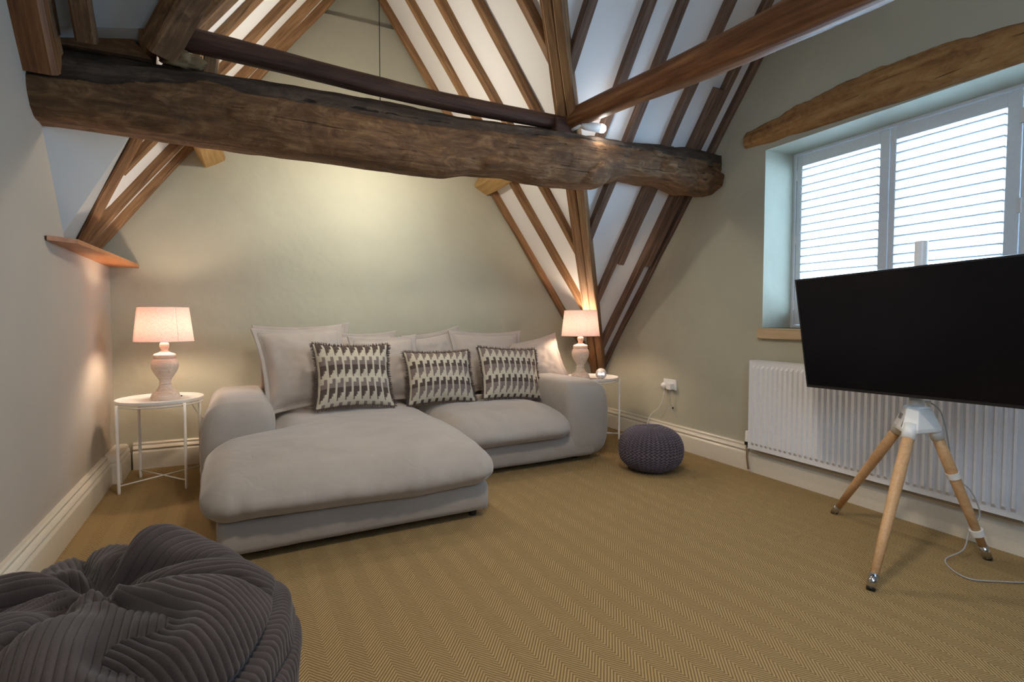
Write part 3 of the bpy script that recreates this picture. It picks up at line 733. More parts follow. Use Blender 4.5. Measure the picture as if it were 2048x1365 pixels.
# ------------------------------------------------------------------ sofa
def rbox(name, lo, hi, r, m, parent=None, seg=.035, crown=0, side=0, wr=.003, wrs=5.0, warp=None, fine=0.0012, sd=0):
    lo, hi = V(lo), V(hi); sz = hi - lo; c = (lo + hi) / 2; h = sz / 2
    rr = V([min(r, h[i] * .999) for i in range(3)]) if not isinstance(r, (list, tuple)) else V(r)
    nn = [max(4, int(sz[i] / seg)) for i in range(3)]
    vid = {}; vs = []; fs = []
    def g(i, j, k_):
        key = (i, j, k_)
        if key in vid: return vid[key]
        # concentrate near borders
        def f(t_, n_): t_ = t_ / n_ * 2 - 1; return math.sin(t_ * PI / 2) * .35 + t_ * .65
        u = V((f(i, nn[0]) * h.x, f(j, nn[1]) * h.y, f(k_, nn[2]) * h.z))
        inner = V([max(-h[q] + rr[q], min(h[q] - rr[q], u[q])) for q in range(3)])
        d = V([(u[q] - inner[q]) / rr[q] for q in range(3)])
        dl = d.length; 
        if dl > 1e-9:
            # map cube corner to sphere
            mx = max(abs(d.x), abs(d.y), abs(d.z)); d = d * (mx / dl)
        p = inner + V([d[q] * rr[q] for q in range(3)])
        nx, ny, nz = p.x / h.x, p.y / h.y, p.z / h.z
        nvec = V((d.x, d.y, d.z)); 
        if crown: p.z += crown * (1 - nx ** 4) * (1 - ny ** 4) * (1 if nz > 0 else -.0) * max(0, nz)
        if side:
            p.x += side * nx * (1 - nz * nz) * (1 - ny ** 4) * .6; p.y += side * ny * (1 - nz * nz) * (1 - nx ** 4)
        P = p + c
        w1 = noise.noise(P * wrs + V((sd, 0, 0))); w2 = noise.noise(P * wrs * 2.7 + V((sd, 4, 0)))
        dd = wr * (w1 * 1.4 + w2 * .7) + fine * noise.noise(P * 30)
        if nvec.length > 1e-6: P += nvec.normalized() * dd
        else: P.z += dd
        if warp: P = warp(P)
        vid[key] = len(vs); vs.append(P); return vid[key]
    n0, n1, n2 = nn
    for i in range(n0):
        for j in range(n1):
            fs.append((g(i, j, 0), g(i, j + 1, 0), g(i + 1, j + 1, 0), g(i + 1, j, 0))); fs.append((g(i, j, n2), g(i + 1, j, n2), g(i + 1, j + 1, n2), g(i, j + 1, n2)))
    for i in range(n0):
        for k_ in range(n2):
            fs.append((g(i, 0, k_), g(i + 1, 0, k_), g(i + 1, 0, k_ + 1), g(i, 0, k_ + 1))); fs.append((g(i, n1, k_), g(i, n1, k_ + 1), g(i + 1, n1, k_ + 1), g(i + 1, n1, k_)))
    for j in range(n1):
        for k_ in range(n2):
            fs.append((g(0, j, k_), g(0, j, k_ + 1), g(0, j + 1, k_ + 1), g(0, j + 1, k_))); fs.append((g(n0, j, k_), g(n0, j + 1, k_), g(n0, j + 1, k_ + 1), g(n0, j, k_ + 1)))
    return mesh(name, vs, fs, m, parent, True)
def kidp(o, root): o.parent = root; o.matrix_parent_inverse = Matrix.Translation(-root.location); return o

sofa = empty('chaise_sofa', (1.15, 3.4, 0), 'pale stone velvet corner sofa with left chaise and rolled arms', 'sofa')
kidp(rbox('base', (-.11, 3.02, .035), (2.30, 4.08, .20), .035, M_SOFA, seg=.05, wr=.002), sofa)
kidp(rbox('chaise_base', (-.085, 2.40, .035), (1.152, 3.25, .185), .03, M_SOFA, seg=.045, wr=.002), sofa)
def armwarp(sgn, xc):
    def f(P):
        # arm leans: top narrower, face curved outwards
        t_ = (P.z - .03) / .55
        P.x += sgn * (.030 * math.sin(PI * min(1, max(0, t_))) - .02)
        P.y -= .03 * math.sin(PI * min(1, max(0, t_))) * max(0, 1 - (P.y - 2.95) / .5)
        P.z -= .015 * (P.y - 3.0)
        return P
    return f
kidp(rbox('arm', (2.055, 3.03, .03), (2.425, 4.08, .575), (.10, .055, .10), M_SOFA, seg=.04, crown=.015, wr=.004, warp=armwarp(1, 2.2)), sofa)
kidp(rbox('arm', (-.165, 3.05, .03), (.185, 4.08, .575), (.10, .055, .11), M_SOFA, seg=.04, crown=.015, wr=.004, warp=armwarp(-.6, 0)), sofa)
kidp(rbox('backrest', (-.05, 3.95, .03), (2.30, 4.10, .56), .06, M_SOFA, seg=.06), sofa)
def chw(P):
    if P.x < .6:
        t_ = min(1, max(0, (P.y - 2.93) / .22)); t_ = t_ * t_ * (3 - 2 * t_)
        f = 1 - (P.x + .14) / .74
        P.x += .335 * t_ * max(0, f)
    # front edge droops
    fr = max(0, 1 - (P.y - 2.32) / .5)
    k_ = min(1, max(0, (P.z - .20) / .16)); k_ = k_ * k_ * (3 - 2 * k_)
    P.z -= .055 * fr * fr * k_
    P.z += .008 * math.sin(P.x * 5 + 1) * fr * (1 - k_)
    # gathers along front seam
    g_ = max(0, 1 - abs(P.z - .235) / .10) * max(0, 1 - (P.y - 2.30) / .25)
    P.y += .016 * g_ * noise.noise(V((P.x * 30, P.z * 5, 0)))
    return P
kidp(rbox('chaise_cushion', (-.14, 2.325, .172), (1.172, 3.98, .395), (.12, .12, .095), M_SOFA, seg=.022, crown=.045, side=.012, wr=.005, wrs=3.5, warp=chw, sd=3), sofa)
def rcw(P):
    fr = max(0, 1 - (P.y - 2.92) / .4)
    k_ = min(1, max(0, (P.z - .20) / .16)); k_ = k_ * k_ * (3 - 2 * k_)
    P.z -= .045 * fr * fr * k_
    g_ = max(0, 1 - (P.x - 1.15) / .55)
    P.z += .010 * g_ * noise.noise(V((P.x * 14 + P.y * 7, P.y * 4 - P.x * 9, 2)))
    g2 = max(0, 1 - abs(P.z - .24) / .09) * max(0, 1 - (P.y - 2.93) / .2)
    P.y += .010 * g2 * noise.noise(V((P.x * 26, P.z * 4, 0)))
    return P
kidp(rbox('seat_cushion', (1.155, 2.935, .185), (2.062, 3.98, .385), (.10, .12, .088), M_SOFA, seg=.022, crown=.045, side=.012, wr=.005, wrs=4.5, warp=rcw, sd=9), sofa)
for x, y in ((-.02, 2.47), (1.08, 2.47), (.0, 3.95), (2.25, 3.95), (2.2, 3.15)):
    mb = MB(); mb.tube([(x, y, 0), (x, y, .04)], .02, 14); o = mb.build('foot', M_FOOT); kidp(o, sofa)
def piping(pts, name='seam_piping'):
    mb = MB(); mb.tube(spline(pts, 6), .0035, 6); o = mb.build(name, M_SOFA, None, True); kidp(o, sofa)

# ------------------------------------------------------------------ cushions
def cushion(name, c, wd, hg, th, lean, yaw, roll, m, label, group, flange=.035, fringe=False, sd=0, pinch=.10, sag=0.0, n=44, bend=0.0):
    root = empty(name, c, label, 'cushion', group)
    R = Matrix.Rotation(math.radians(yaw), 4, 'Z') @ Matrix.Rotation(math.radians(90 - lean), 4, 'X') @ Matrix.Rotation(math.radians(roll), 4, 'Z')
    root.matrix_world = Matrix.Translation(c) @ R
    vs = []; fs = []; uvs = []
    fl = flange / (wd / 2)
    def surf(u, v_, s):
        # outline: concave sides, corners pulled out
        x = wd / 2 * u * (1 - pinch * (1 - v_ * v_)); y = hg / 2 * v_ * (1 - pinch * (1 - u * u))
        iu, iv = min(1, abs(u) / (1 - fl)), min(1, abs(v_) / (1 - fl))
        prof = ((1 - iu ** 2.4) * (1 - iv ** 2.4)) ** .55 if iu < 1 and iv < 1 else 0
        z = s * (th / 2 * prof + .004)
        q = V((u * 2 + sd, v_ * 2 + sd * 3, s * 3))
        z += .011 * prof * noise.noise(q * 1.2) + .006 * noise.noise(q * 3) * (prof + .15)
        edge = 1 - min(1 - abs(u), 1 - abs(v_))
        ewav = .010 * noise.noise(V((u * 4 + sd, v_ * 4, 0))) * edge ** 6
        z += ewav
        y -= sag * (1 - v_) * .5 * u * u * hg
        z += bend * (v_ * v_) * (1 if v_ < 0 else .3)
        return V((x, y, z))
    for s in (1, -1):
        base = len(vs)
        for i in range(n + 1):
            for j in range(n + 1):
                u = math.sin((i / n * 2 - 1) * PI / 2) * .3 + (i / n * 2 - 1) * .7; v_ = math.sin((j / n * 2 - 1) * PI / 2) * .3 + (j / n * 2 - 1) * .7
                vs.append(surf(u, v_, s)); uvs.append(((u + 1) / 2, (v_ + 1) / 2))
        for i in range(n):
            for j in range(n):
                q = (base + i * (n + 1) + j, base + (i + 1) * (n + 1) + j, base + (i + 1) * (n + 1) + j + 1, base + i * (n + 1) + j + 1)
                fs.append(q if s > 0 else q[::-1])
    # rim
    m1 = (n + 1) ** 2
    def ring(off):
        r_ = [off + i * (n + 1) for i in range(n)] + [off + n * (n + 1) + j for j in range(n)] + [off + i * (n + 1) + n for i in range(n, 0, -1)] + [off + j for j in range(n, 0, -1)]
        return r_
    r0, r1 = ring(0), ring(m1)
    for i in range(len(r0)):
        j = (i + 1) % len(r0); fs.append((r0[i], r1[i], r1[j], r0[j]))
    me = bpy.data.meshes.new('cover'); me.from_pydata([tuple(v) for v in vs], [], fs)
    uvl = me.uv_layers.new(name='UVMap')
    for lp in me.loops: uvl.data[lp.index].uv = uvs[lp.vertex_index]
    o = link('cover', me, m, root, True)
    if flange > .01:
        # stitched line inside the flange on the front
        mb = MB(); t1 = 1 - fl * .92; pts = []
        for e in range(4):
            for i in range(14):
                k_ = -t1 + 2 * t1 * i / 14
                u, v_ = [(k_, -t1), (t1, k_), (-k_, t1), (-t1, -k_)][e]
                pts.append(surf(u, v_, 1) + V((0, 0, .0015)))
        pts.append(pts[0]); mb.tube(pts, .0022, 5, False); mb.build('flange_seam', m, root, True)
    if fringe:
        mb = MB(); rnd = random.Random(sd)
        cnt = 110
        for e in range(4):
            for i in range(cnt):
                k_ = -1 + 2 * (i + rnd.random() * .6) / cnt
                u, v_ = [(k_, -1), (1, k_), (k_, 1), (-1, k_)][e]
                d = V([(0, -1, 0), (1, 0, 0), (0, 1, 0), (-1, 0, 0)][e]); tg = V((d.y, -d.x, 0))
                p = surf(u, v_, 1); ln = .013 + .008 * rnd.random(); wv = .0032
                tip = p + d * ln + tg * rnd.uniform(-.006, .006) + V((0, 0, rnd.uniform(-.008, .008)))
                p = p - d * .003
                mb.add([p - tg * wv, p + tg * wv, tip + tg * .001, tip - tg * .001], [(0, 1, 2, 3)])
                mb.add([p + V((0, 0, wv)), p - V((0, 0, wv)), tip - V((0, 0, .001)), tip + V((0, 0, .001))], [(0, 1, 2, 3)])
        f_ = mb.build('fringe', M_FRNG, root); f_['kind'] = 'stuff'
    return root
GP, GQ = 'plain velvet cushions on the sofa', 'patterned cushions on the sofa'
cushion('back_cushion', (.44, 3.92, .72), .66, .56, .13, 14, 4, 1.5, M_CUSH, 'plain cushion at the far left back, mostly hidden behind the large front cushion', GP, sd=2)
cushion('back_cushion', (.415, 3.70, .705), .60, .60, .18, 25, 10, 2.5, M_CUSH, 'largest plain cushion, at the left end beside the left arm', GP, sd=1)
cushion('back_cushion', (.84, 3.93, .69), .52, .50, .12, 10, 0, 0, M_CUSH, 'plain cushion hidden behind, showing just its top between leftmost patterned cushion and next one', GP, sd=5)
cushion('back_cushion', (.975, 3.75, .665), .52, .52, .17, 22, 4, 1, M_CUSH, 'plain cushion right of the leftmost patterned cushion, leaning forward', GP, sd=6)
cushion('back_cushion', (1.42, 3.93, .705), .50, .48, .10, 14, 2, 9, M_CUSH, 'tilted plain cushion with raised right corner behind the middle patterned cushion', GP, sd=7)
cushion('back_cushion', (1.84, 3.86, .68), .66, .53, .15, 18, -2, -1, M_CUSH, 'wide plain cushion behind the rightmost patterned cushion', GP, sd=8)
cushion('back_cushion', (2.215, 3.74, .655), .52, .45, .14, 22, -14, 12, M_CUSH, 'plain cushion leaning on the right arm, pointed corner raised towards lamp', GP, sd=9)
cushion('scatter_cushion', (.68, 3.475, .655), .50, .44, .15, 24, 3, -2, M_PAT, 'leftmost and largest patterned cushion with brown block weave and fringe', GQ, .006, True, 11)
cushion('scatter_cushion', (1.29, 3.515, .615), .49, .39, .16, 26, -4, 0, M_PAT2, 'middle patterned cushion, slumped over the gap between the seats', GQ, .006, True, 12, bend=-.02, pinch=.08)
cushion('scatter_cushion', (1.85, 3.50, .612), .49, .41, .15, 26, -2, -4, M_PAT2, 'rightmost patterned cushion with brown block weave and fringe', GQ, .006, True, 13, pinch=.07)

# ------------------------------------------------------------------ tray tables
def tray_table(c, ang, label):
    root = empty('tray_table', (*c, 0), label, 'table', 'white metal tray tables beside the sofa', ang)
    Rt = .228
    mb = MB(); mb.lathe([(0, .518), (Rt - .006, .518), (Rt, .522), (Rt + .003, .538), (Rt + .001, .540), (Rt - .003, .538), (Rt - .008, .525), (0, .523)], 64); o = mb.build('tray', M_WMET, root, False); smooth_angle(o, 30)
    mb = MB(); mb.tube([(Rt * .97 * math.cos(t_ * PI / 24), Rt * .97 * math.sin(t_ * PI / 24), .507) for t_ in range(49)], .005, 8, False); mb.build('support_ring', M_WMET, root, True)
    legs = []
    for k in range(4):
        an = PI / 4 + k * PI / 2; x, y = .243 * math.cos(an), .243 * math.sin(an)
        mb = MB(); mb.tube([(x, y, 0), (x, y, .012), (x, y, .522)], [.0075, .0085, .0085], 12); mb.tube([(x, y, .507), (x * .9, y * .9, .507)], .004, 8)
        mb.build('leg', M_WMET, root, True); legs.append((x, y))
    mb = MB()
    for k in range(2): mb.tube([(*legs[k], .05), (*legs[k + 2], .05 + .004 * k)], .004, 8)
    mb.build('cross_brace', M_WMET, root, True)
    return root
tray_table((-.415, 3.855), math.radians(-10), 'round white metal tray table left of the sofa under the lit lamp in the corner')
tray_table((2.66, 3.57), math.radians(16), 'round white metal tray table right of the sofa holding lamp and glass orb')

# ------------------------------------------------------------------ table lamps
LP = [(0, .0), (.081, .0), (.080, .014), (.076, .026), (.073, .036), (.060, .050), (.050, .054), (.049, .060), (.040, .072), (.034, .086), (.031, .095), (.035, .099), (.034, .104), (.031, .108), (.032, .118), (.036, .128), (.047, .146), (.060, .168), (.069, .190), (.073, .211), (.072, .230), (.066, .245), (.058, .255), (.060, .260), (.061, .272), (.060, .279), (.054, .285), (.034, .292), (.022, .300), (.018, .306), (.020, .314), (.025, .324), (.0265, .336), (.024, .348), (.017, .358), (.010, .362), (.010, .40), (0, .40)]
def lamp(c, z0, label, energy, seam):
    root = empty('table_lamp', (*c, z0), label, 'lamp', 'turned wood table lamps with pink shades')
    mb = MB(); mb.lathe(LP, 48); o = mb.build('turned_base', M_TURN, root); smooth_angle(o, 50)
    mb = MB()
    rb_, rt_, zb_, zt_ = .160, .136, .362, .574
    mb.lathe([(rb_, zb_), (rb_ * .5 + rt_ * .5, (zb_ + zt_) / 2), (rt_, zt_)], 72); o = mb.build('lamp_shade', M_SHADE, root, True)
    mb = MB()
    for r_, z in ((rb_, zb_), (rt_, zt_)): mb.tube([(r_ * math.cos(t_ * PI / 36), r_ * math.sin(t_ * PI / 36), z) for t_ in range(73)], .0022, 6, False)
    for t_ in seam:
        mb.tube([((rb_ + .0006) * math.cos(t_), (rb_ + .0006) * math.sin(t_), zb_), ((rt_ + .0006) * math.cos(t_), (rt_ + .0006) * math.sin(t_), zt_)], .0010, 5)
    mb.build('shade_rim', M_TURN, o, True)
    mb = MB()
    for k in range(3):
        an = k * 2 * PI / 3; mb.tube([(.012 * math.cos(an), .012 * math.sin(an), .40), (rb_ * .97 * math.cos(an), rb_ * .97 * math.sin(an), .375)], .0015, 5)
    mb.build('shade_carrier', M_WMET, root, True)
    mb = MB(); mb.lathe([(0, .505), (.016, .50), (.026, .48), (.028, .46), (.020, .43), (.013, .41), (.013, .40)], 20); mb.build('bulb', M_BULB, root, True)
    return root
l1 = lamp((-.39, 3.87), .524, 'table lamp on the left tray table, pink shade lit, in the left corner', 15.0, (-1.0, -2.75))
l2 = lamp((2.555, 3.575), .524, 'table lamp on the right tray table, pink shade lit, beside the glass orb', 15.0, (-1.85,))
# lamp flex under left table
mb = MB(); mb.tube(spline([(-.30, 4.0, .525), (-.27, 4.05, .47), (-.24, 4.10, .40), (-.20, 4.15, .34), (-.16, 4.2, .32), (-.12, 4.22, .25), (-.10, 4.22, .02)]), .0025, 6)
o = mb.build('lamp_flex', M_WPLA, None, True); setp(o, 'thin white flex hanging behind the left tray table', 'cable')
mb = MB(); mb.tube(spline([(2.58, 3.74, .525), (2.60, 3.80, .45), (2.62, 3.86, .3), (2.66, 3.92, .1), (2.75, 3.95, .006), (2.95, 3.80, .006)]), .0025, 6)
o = mb.build('lamp_flex', M_WPLA, None, True); setp(o, 'thin white flex hanging behind the right tray table', 'cable')

# glass orb clock
def orb_mat():
    m, t, b = mat('frosted_glass_orb', (0.62, 0.55, 0.52), 0.22, spec=0.5)
    c = coord(t); lk(t, ramp(t, noi(t, c, 30, 2), [(0.3, (0.55, 0.48, 0.46)), (0.7, (0.68, 0.62, 0.60))]), b.inputs['Base Color'])
    return m
orb = empty('orb_clock', (2.695, 3.475, .524), 'small pale glass ball clock with glowing digits on right tray table', 'clock')
bm = bmesh.new(); bmesh.ops.create_uvsphere(bm, u_segments=40, v_segments=24, radius=.046)
for v_ in bm.verts:
    v_.co.z += .046
    if v_.co.z < .004: v_.co.z = .002
me = bpy.data.meshes.new('globe'); bm.to_mesh(me); bm.free(); gl = link('globe', me, orb_mat(), orb, True)
# digits on the side facing the room
cd = bpy.data.curves.new('digits', 'FONT'); cd.body = '18:45'; cd.size = .026; cd.offset = .0009; cd.extrude = .0006; cd.align_x = 'CENTER'; cd.align_y = 'CENTER'
to = bpy.data.objects.new('digits_tmp', cd); COL.objects.link(to); bpy.context.view_layer.update()
me = bpy.data.meshes.new_from_object(to.evaluated_get(bpy.context.evaluated_depsgraph_get())); bpy.data.objects.remove(to)
for v_ in me.vertices:   # wrap digits on the globe
    x, y, z = v_.co; v_.co = (x, y, z + math.sqrt(max(0, .047 ** 2 - x * x - y * y)) - .0005)
o = link('digits', me, M_DIG, orb)
vdir = V((-2.695, -3.475, 0)).normalized()
o.matrix_basis = Matrix.Translation((0, 0, .046)) @ Matrix(((-vdir.y, 0, vdir.x, 0), (vdir.x, 0, vdir.y, 0), (0, 1, 0, 0), (0, 0, 0, 1)))
# little black coasters / remote in front of orb
mb = MB(); mb.box((-.075, -.02, 0), (.0, .02, .010)); mb.box((.012, -.018, 0), (.07, .018, .009))
o = mb.build('remote_control', M_BLK); o.location = (2.625, 3.405, .526); o.rotation_euler = (0, 0, math.radians(-30)); bv = o.modifiers.new('b', 'BEVEL'); bv.width = .003; bv.segments = 2
setp(o, 'slim black remote on the right tray table before the glass ball', 'remote')
mb = MB(); mb.lathe([(0, .009), (.004, .009), (.006, .006), (.006, 0), (0, 0)], 14); o = mb.build('dark_button', M_BLK, None, True); o.location = (-.315, 3.965, .523)
setp(o, 'tiny dark button-like object on the left tray table', 'button')

# ------------------------------------------------------------------ knitted pouf
NC_, NV = 42, 30
nu, nv_ = NC_ * 9, 240
pc = (2.485, 2.655)
vs = []; fs = []; kgr = []
def tri(x): x = x % 1.0; return 4 * abs(x - .5) - 1
for j in range(nv_ + 1):
    t_ = j / nv_ * PI
    rz = math.cos(t_); rr_ = math.sin(t_)
    R0 = .213 * (abs(rr_) ** .78); z0 = .150 + .150 * math.copysign(abs(rz) ** .92, rz)
    if rz < 0: z0 = .150 - .150 * min(1, abs(rz) ** .8 * 1.04)
    dip = .02 * math.exp(-(R0 / .05) ** 2) if rz > 0 else 0
    for i in range(nu):
        th_ = i / nu * 2 * PI
        vv = j / nv_ * NV
        ph = i / nu * NC_ + .34 * tri(vv)
        f1 = abs(math.cos(ph * PI)) ** .8
        f2 = .72 + .28 * abs(math.cos(vv * PI * 1.0 + .4))
        lob = .5 + .5 * math.cos(2 * PI * (vv + (.5 if int(ph) % 2 else 0)))
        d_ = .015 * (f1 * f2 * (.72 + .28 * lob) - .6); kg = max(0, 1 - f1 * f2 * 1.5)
        if R0 < .05: d_ *= R0 / .05
        wob = .004 * noise.noise(V((math.cos(th_) * 2, math.sin(th_) * 2, rz * 2)))
        r_ = R0 + (d_ + wob) * max(.3, rr_); z = z0 + (d_ + wob) * rz - dip
        vs.append((r_ * math.cos(th_), r_ * math.sin(th_), max(.002, z))); kgr.append(kg)
for j in range(nv_):
    for i in range(nu): fs.append((j * nu + i, (j + 1) * nu + i, (j + 1) * nu + (i + 1) % nu, j * nu + (i + 1) % nu))
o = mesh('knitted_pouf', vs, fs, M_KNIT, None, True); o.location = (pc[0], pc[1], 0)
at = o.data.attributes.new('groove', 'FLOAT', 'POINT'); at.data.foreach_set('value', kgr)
setp(o, 'round purple-grey chunky knitted pouf on the carpet by the right skirting', 'pouf')

# ------------------------------------------------------------------ television and tripod
tp0 = V((2.448, 1.62, 1.2176)); ps, ta, ro = -.112, .151, .028
e_ = V((math.sin(ps), -math.cos(ps), 0)); n_ = V((-math.cos(ps), -math.sin(ps), 0))
if n_.x > 0: n_ = -n_
upv = V((0, 0, 1)) * math.cos(ta) + n_ * math.sin(ta)
ex = e_ * math.cos(ro) + upv * math.sin(ro); uy = upv * math.cos(ro) - e_ * math.sin(ro); nz = ex.cross(uy)
if nz.dot(n_) < 0: nz = -nz
TVM = Matrix(((ex.x, uy.x, nz.x, tp0.x), (ex.y, uy.y, nz.y, tp0.y), (ex.z, uy.z, nz.z, tp0.z), (0, 0, 0, 1)))
TW, THh = .94, .54
tv = empty('television', tp0, 'large black flat screen television on the wooden tripod stand', 'television'); tv.matrix_world = TVM
def tb(name, lo, hi, m, bev=.002):
    mb = MB(); mb.box(lo, hi); o = mb.build(name, m, tv)
    if bev: bv = o.modifiers.new('b', 'BEVEL'); bv.width = bev; bv.segments = 2
    return o
tb('housing', (0, -THh, -.030), (TW, 0, -.002), M_BLK, .003)
tb('screen', (.008, -THh + .014, -.004), (TW - .008, -.008, .0005), M_SCRN, 0)
mb = MB(); mb.box((0, -THh, -.004), (TW, -THh + .012, .002)); mb.box((0, -.007, -.004), (TW, 0, .002)); mb.box((0, -THh + .012, -.004), (.007, -.007, .002)); mb.box((TW - .007, -THh + .012, -.004), (TW, -.007, .002)); mb.build('bezel', M_BLK, tv)
stand = empty('tripod_stand', (2.56, 1.14, 0), 'tripod television stand with beech legs and white hub before the radiator', 'stand')
sx, sy = 2.57, 1.14
feet = [(2.768, 1.589), (2.094, 1.059), (2.81, .964)]
HZ = .60
def kid(o): return kidp(o, stand)
for q, (fx, fy) in enumerate(feet):
    foot = V((fx, fy, 0)); d = V((sx - fx, sy - fy, 0)); dh = d.normalized()
    top = V((sx, sy, .545)) - dh * .062 + V((0, 0, .03))
    ax = (top - foot).normalized()
    mb = MB(); p0 = foot + ax * .055; mb.tube([p0, p0 + (top - p0) * .3, p0 + (top - p0) * .65, top], [.0145, .0185, .022, .0205], 20); lg = kid(mb.build('leg', M_BEECH, None, True))
    mb = MB(); mb.tube([foot + ax * .012, foot + ax * .062], [.0165, .0168], 20)
    o = mb.build('metal_ferrule', M_CHR, None, True); o.parent = lg
    mb = MB(); mb.tube([foot + V((0, 0, .001)), foot + ax * .014], [.015, .0165], 16); o = mb.build('rubber_foot', M_BLK, None, True); o.parent = lg
    mb = MB(); mb.tube([top - ax * .066, top - ax * .0], [.0250, .0265], 20); o = mb.build('leg_collar', M_WPLA, None, True); o.parent = lg
    if q == 2:
        for tt in (.20, .62):
            pc_ = foot + ax * ((top - foot).length * tt); mb = MB(); mb.tube([pc_ - ax * .013, pc_ + ax * .013], .0245, 20)
            sd_ = ax.cross(V((0, 0, 1))).normalized(); 
            if sd_.dot(V((.85, -.5, 0))) < 0: sd_ = -sd_
            mb.tube([pc_ + sd_ * .022, pc_ + sd_ * .045], .007, 10)
            o = mb.build('cable_clip', M_WPLA, None, False); smooth_angle(o, 40); o.parent = lg
        clip_pts = [foot + ax * ((top - foot).length * tt) + sd_ * .042 for tt in (.62, .20)]
# hub: three-sided truncated pyramid
ang = [math.atan2(fy - sy, fx - sx) for fx, fy in feet]
def ringpts(r_, z, spread):
    out = []
    for a_ in ang: out += [V((sx + r_ * math.cos(a_ - spread), sy + r_ * math.sin(a_ - spread), z)), V((sx + r_ * math.cos(a_ + spread), sy + r_ * math.sin(a_ + spread), z))]
    out.sort(key=lambda p: math.atan2(p.y - sy, p.x - sx)); return out
lv = [ringpts(.088, .545, .34), ringpts(.090, .562, .34), ringpts(.088, .565, .34), ringpts(.052, .645, .42), ringpts(.040, .652, .45)]
vs = [p for r_ in lv for p in r_]; fs = [tuple(range(5, -1, -1)), tuple(range(24, 30))]
for i in range(4):
    for j in range(6): fs.append((i * 6 + j, i * 6 + (j + 1) % 6, (i + 1) * 6 + (j + 1) % 6, (i + 1) * 6 + j))
o = fix(mesh('hub', vs, fs, M_WPLA)); bv = o.modifiers.new('b', 'BEVEL'); bv.width = .008; bv.segments = 3; kid(o); smooth_angle(o, 30)
# small grey label on hub face looking at the camera's left
p1, p2, p3 = None, None, None
fcs = []
for j in range(6):
    a_, b_, c_, d_ = lv[2][j], lv[2][(j + 1) % 6], lv[3][(j + 1) % 6], lv[3][j]
    nn_ = (b_ - a_).cross(d_ - a_).normalized(); cc_ = (a_ + b_ + c_ + d_) / 4
    if nn_.dot(cc_ - V((sx, sy, .6))) < 0: nn_ = -nn_
    fcs.append((nn_.dot(V((-.75, .45, 0)).normalized()), a_, b_, c_, d_, nn_, cc_, (b_ - a_).length))
fcs = sorted([f for f in fcs if f[7] > .08], key=lambda f: -f[0]); f = fcs[0]
ux = (f[2] - f[1]).normalized(); uyy = f[5].cross(ux)
cc_ = f[6] + f[5] * .0022; vs = [cc_ + ux * sx_ * .020 + uyy * sy_ * .012 + f[5] * .0 for sx_, sy_ in ((-1, -1), (1, -1), (1, 1), (-1, 1))]
kid(slab('sticker', vs, f[5] * -.003, M_GREY, kind=None))
mb = MB(); mb.tube([(sx, sy, .645), (sx, sy, .69)], .028, 24); mb.tube([(sx + .02, sy - .02, .672), (sx + .035, sy - .035, .672)], .008, 10); kid(mb.build('pole_collar', M_WPLA, None, True))
mb = MB(); mb.tube([(sx, sy, .66), (sx, sy, 1.352)], .0235, 24); o = kid(mb.build('pole', M_WPLA, None, False)); smooth_angle(o, 40)
mb = MB(); q = TVM @ V((.47, -.27, -.03)); mb.tube([q, V((sx - .015, sy, q.z + .03))], .02, 14); mb.box((sx - .035, sy - .06, q.z - .04), (sx - .018, sy + .06, q.z + .10)); kid(mb.build('tv_bracket', M_WPLA))
mb = MB(); mb.tube(spline([(sx + .035, sy - .03, .67), (sx + .075, sy - .06, .62), tuple(clip_pts[0] + V((.02, 0, .09))), tuple(clip_pts[0]), tuple(clip_pts[0] * .62 + clip_pts[1] * .38 + V((.05, -.03, .02))), tuple(clip_pts[1] + V((.035, -.02, .06))), tuple(clip_pts[1]), (2.73, 1.02, .04), (2.62, 1.04, .006), (2.52, .93, .005), (2.62, .84, .005), (2.80, .72, .005), (2.95, .50, .005), (2.92, .1, .005)]), .0028, 8)
o = mb.build('tv_cable', M_CABLE, None, True); setp(o, 'thin grey cable running down the tripod leg onto the carpet', 'cable')

# ------------------------------------------------------------------ pendant and spot lamp
pd_ = empty('pendant_lamp', L(2.285, .88, 2.30), 'pendant lamp on a thin black wire hanging behind the big beam', 'lamp')
def kp(o): o.parent = pd_; o.matrix_parent_inverse = Matrix.Translation(-pd_.location); return o
c_ = L(2.285, .88, 0); PZ = 2.405
mb = MB(); mb.tube([(c_.x, c_.y, PZ), (c_.x, c_.y, 3.77)], .0028, 8); kp(mb.build('wire', M_DARKM, None, True))
mb = MB(); mb.lathe([(0, 3.79), (.04, 3.785), (.045, 3.76), (0, 3.755)], 24, (c_.x, c_.y, 0)); kp(mb.build('ceiling_rose', M_DARKM, None, True))
mb = MB(); mb.lathe([(0, PZ + .006), (.012, PZ + .004), (.019, PZ - .015), (.022, PZ - .035), (0, PZ - .036)], 24, (c_.x, c_.y, 0)); kp(mb.build('cap', M_DARKM, None, True))
mb = MB(); mb.lathe([(.022, PZ - .01), (.045, PZ - .05), (.075, PZ - .12), (.09, PZ - .19)], 36, (c_.x, c_.y, 0)); kp(mb.build('glass_shade', M_GLASS, None, True))
mb = MB(); mb.lathe([(.012, PZ - .04), (.016, PZ - .06), (.024, PZ - .09), (.020, PZ - .12), (0, PZ - .13)], 20, (c_.x, c_.y, 0)); kp(mb.build('bulb', M_BULB2, None, True))
o = light('pendant_light', 'SPOT', (c_.x, c_.y, PZ - .29), 22, (1.0, 0.94, 0.80), .06, spot=(140, 1.0)); aim(o, L(2.36, -.1, 1.62))
light('pendant_glow', 'POINT', (c_.x, c_.y, PZ - .27), 20, (1.0, 0.92, 0.76), .05)

